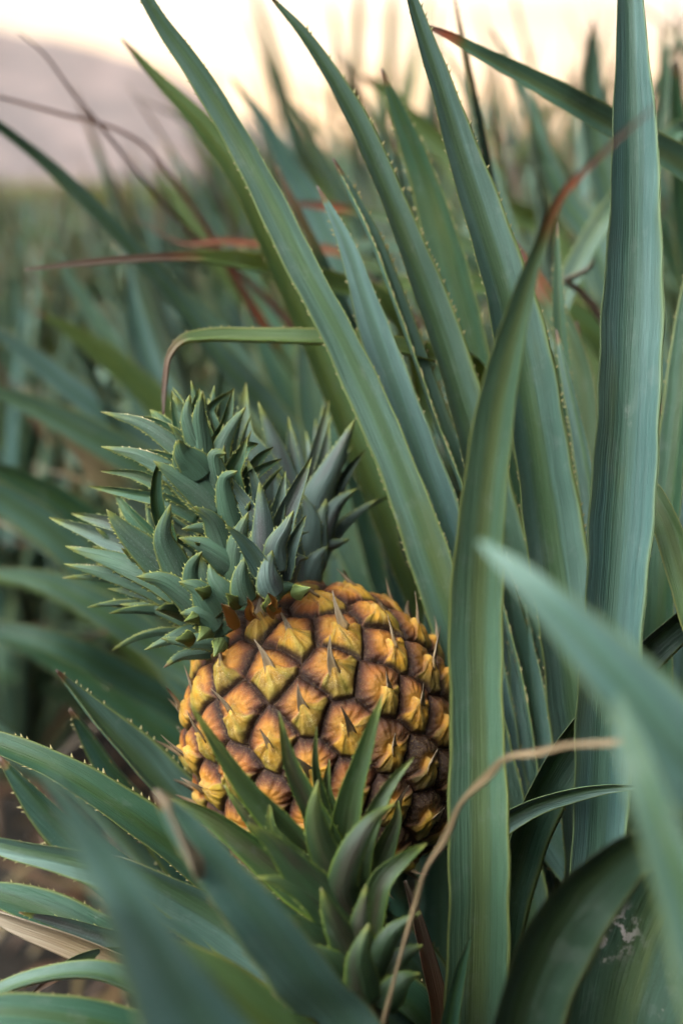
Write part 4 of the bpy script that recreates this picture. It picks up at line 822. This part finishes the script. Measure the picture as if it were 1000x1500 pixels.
fm_ = [(i*nx+j, i*nx+j+1, (i+1)*nx+j+1, (i+1)*nx+j) for i in range(23) for j in range(nx-1)]
me = bpy.data.meshes.new('hills'); me.from_pydata(Vm.tolist(), [], fm_); me.polygons.foreach_set('use_smooth', np.ones(len(me.polygons), bool))
m, g, out = material('hillside'); tc = g.new('ShaderNodeTexCoord').outputs['Object']
c = g.mix(g.sstep(g.noise(tc, .012, 6, .6), .4, .65), (.09, .075, .075), (.16, .12, .115)); principled(g, out, c, .95, .1)
me.materials.append(m); me.update(); o = new_obj('hills', me); o['kind'] = 'structure'

# ------------------------------------------------------------------ light
SUN_EL = R(9.0); SUN_AZ = R(-2.0)          # azimuth from +Y towards +X
w = bpy.data.worlds.new('World'); sc.world = w; w.use_nodes = True; w.node_tree.nodes.clear(); g = G(w.node_tree)
sky = g.new('ShaderNodeTexSky', sky_type='NISHITA', sun_disc=False, sun_elevation=SUN_EL, sun_rotation=SUN_AZ, altitude=0, air_density=1.0, dust_density=3.0, ozone_density=.8)
tc = g.new('ShaderNodeTexCoord').outputs['Generated']; s3 = g.sep(tc)
proj = g.xyz(g.m('DIVIDE', s3[0], g.m('ADD', s3[2], .12)), g.m('DIVIDE', s3[1], g.m('ADD', s3[2], .12)), 0.0)
cn = g.noise(proj, 1.3, 6, .55)
up_ = g.sstep(s3[2], .02, .25)
cl = g.m('MULTIPLY', g.sstep(cn, .42, .66), up_)
# added bright lobe as key light, high left behind the viewer, unseen
dt = g.m('ADD', g.m('ADD', g.m('MULTIPLY', s3[0], -.60), g.m('MULTIPLY', s3[1], -.36)), g.m('MULTIPLY', s3[2], .72))
key_lobe = g.m('MULTIPLY', g.sstep(dt, .72, .97), g.m('ADD', .6, g.m('MULTIPLY', g.sstep(cn, .35, .6), .4)))
veil = g.mix(g.m('MULTIPLY', cl, .5), sky.outputs[0], (5.5, 5.0, 4.6))
sd = g.m('ADD', g.m('MULTIPLY', s3[1], .98), g.m('MULTIPLY', s3[2], .17))
thin = g.m('MULTIPLY', g.sstep(sd, .55, .93), .90)
cs = g.noise(g.xyz(g.m('MULTIPLY', s3[0], 5.0), g.m('MULTIPLY', s3[2], 26.0), 2.0), 1.0, 4, .55)
veil = g.mix(thin, veil, g.mix(g.sstep(s3[2], .02, .15), (LIT * 1.15, LIT * .74, LIT * .37), g.mix(g.sstep(cs, .36, .60), (LIT * .80, LIT * .70, LIT * .62), (LIT * 1.15, LIT * 1.10, LIT * 1.0))))
veil = g.mix(key_lobe, veil, (KEY_LIGHT * .93, KEY_LIGHT, KEY_LIGHT * .98))
bg = g.new('ShaderNodeBackground'); g.l.new(veil, bg.inputs['Color']); bg.inputs['Strength'].default_value = SKY_STRENGTH
wo = g.new('ShaderNodeOutputWorld'); g.l.new(bg.outputs[0], wo.inputs['Surface'])
ld = bpy.data.lights.new('sun', 'SUN'); ld.energy = SUN_STRENGTH; ld.angle = R(6); ld.color = (1.0, .80, .58)
lo = bpy.data.objects.new('sun', ld); COL.objects.link(lo)
d = Vector((math.sin(SUN_AZ) * math.cos(SUN_EL), math.cos(SUN_AZ) * math.cos(SUN_EL), math.sin(SUN_EL)))
lo.rotation_euler = d.to_track_quat('Z', 'Y').to_euler(); lo.location = (0, 5, 4)

# ------------------------------------------------------------------ air
if HAZE:
    m, g, out = material('haze_air')
    pv = g.new('ShaderNodeVolumePrincipled'); pv.inputs['Color'].default_value = (.60, .53, .60, 1); pv.inputs['Density'].default_value = HAZE; pv.inputs['Anisotropy'].default_value = .55
    g.l.new(pv.outputs[0], out.inputs['Volume'])
    x0, x1, y0, y1, z0, z1 = -9200, 9200, -9200, 9200, -8, 420
    vs = [(x, y, z) for x in (x0, x1) for y in (y0, y1) for z in (z0, z1)]
    me = bpy.data.meshes.new('haze'); me.from_pydata(vs, [], [(0,1,3,2),(4,6,7,5),(0,4,5,1),(2,3,7,6),(0,2,6,4),(1,5,7,3)]); me.materials.append(m); me.update()
    o = new_obj('haze', me); o['kind'] = 'stuff'

# ------------------------------------------------------------------ render settings
sc.render.engine = 'CYCLES'
sc.view_settings.view_transform = 'Standard'; sc.view_settings.look = 'None'; sc.view_settings.exposure = EXPOSURE; sc.view_settings.gamma = 1; sc.view_settings.use_curve_mapping = False
sc.cycles.use_denoising = True
sc.cycles.max_bounces = 8; sc.cycles.diffuse_bounces = 2; sc.cycles.glossy_bounces = 3; sc.cycles.transmission_bounces = 4; sc.cycles.volume_bounces = 1; sc.cycles.sample_clamp_indirect = 6
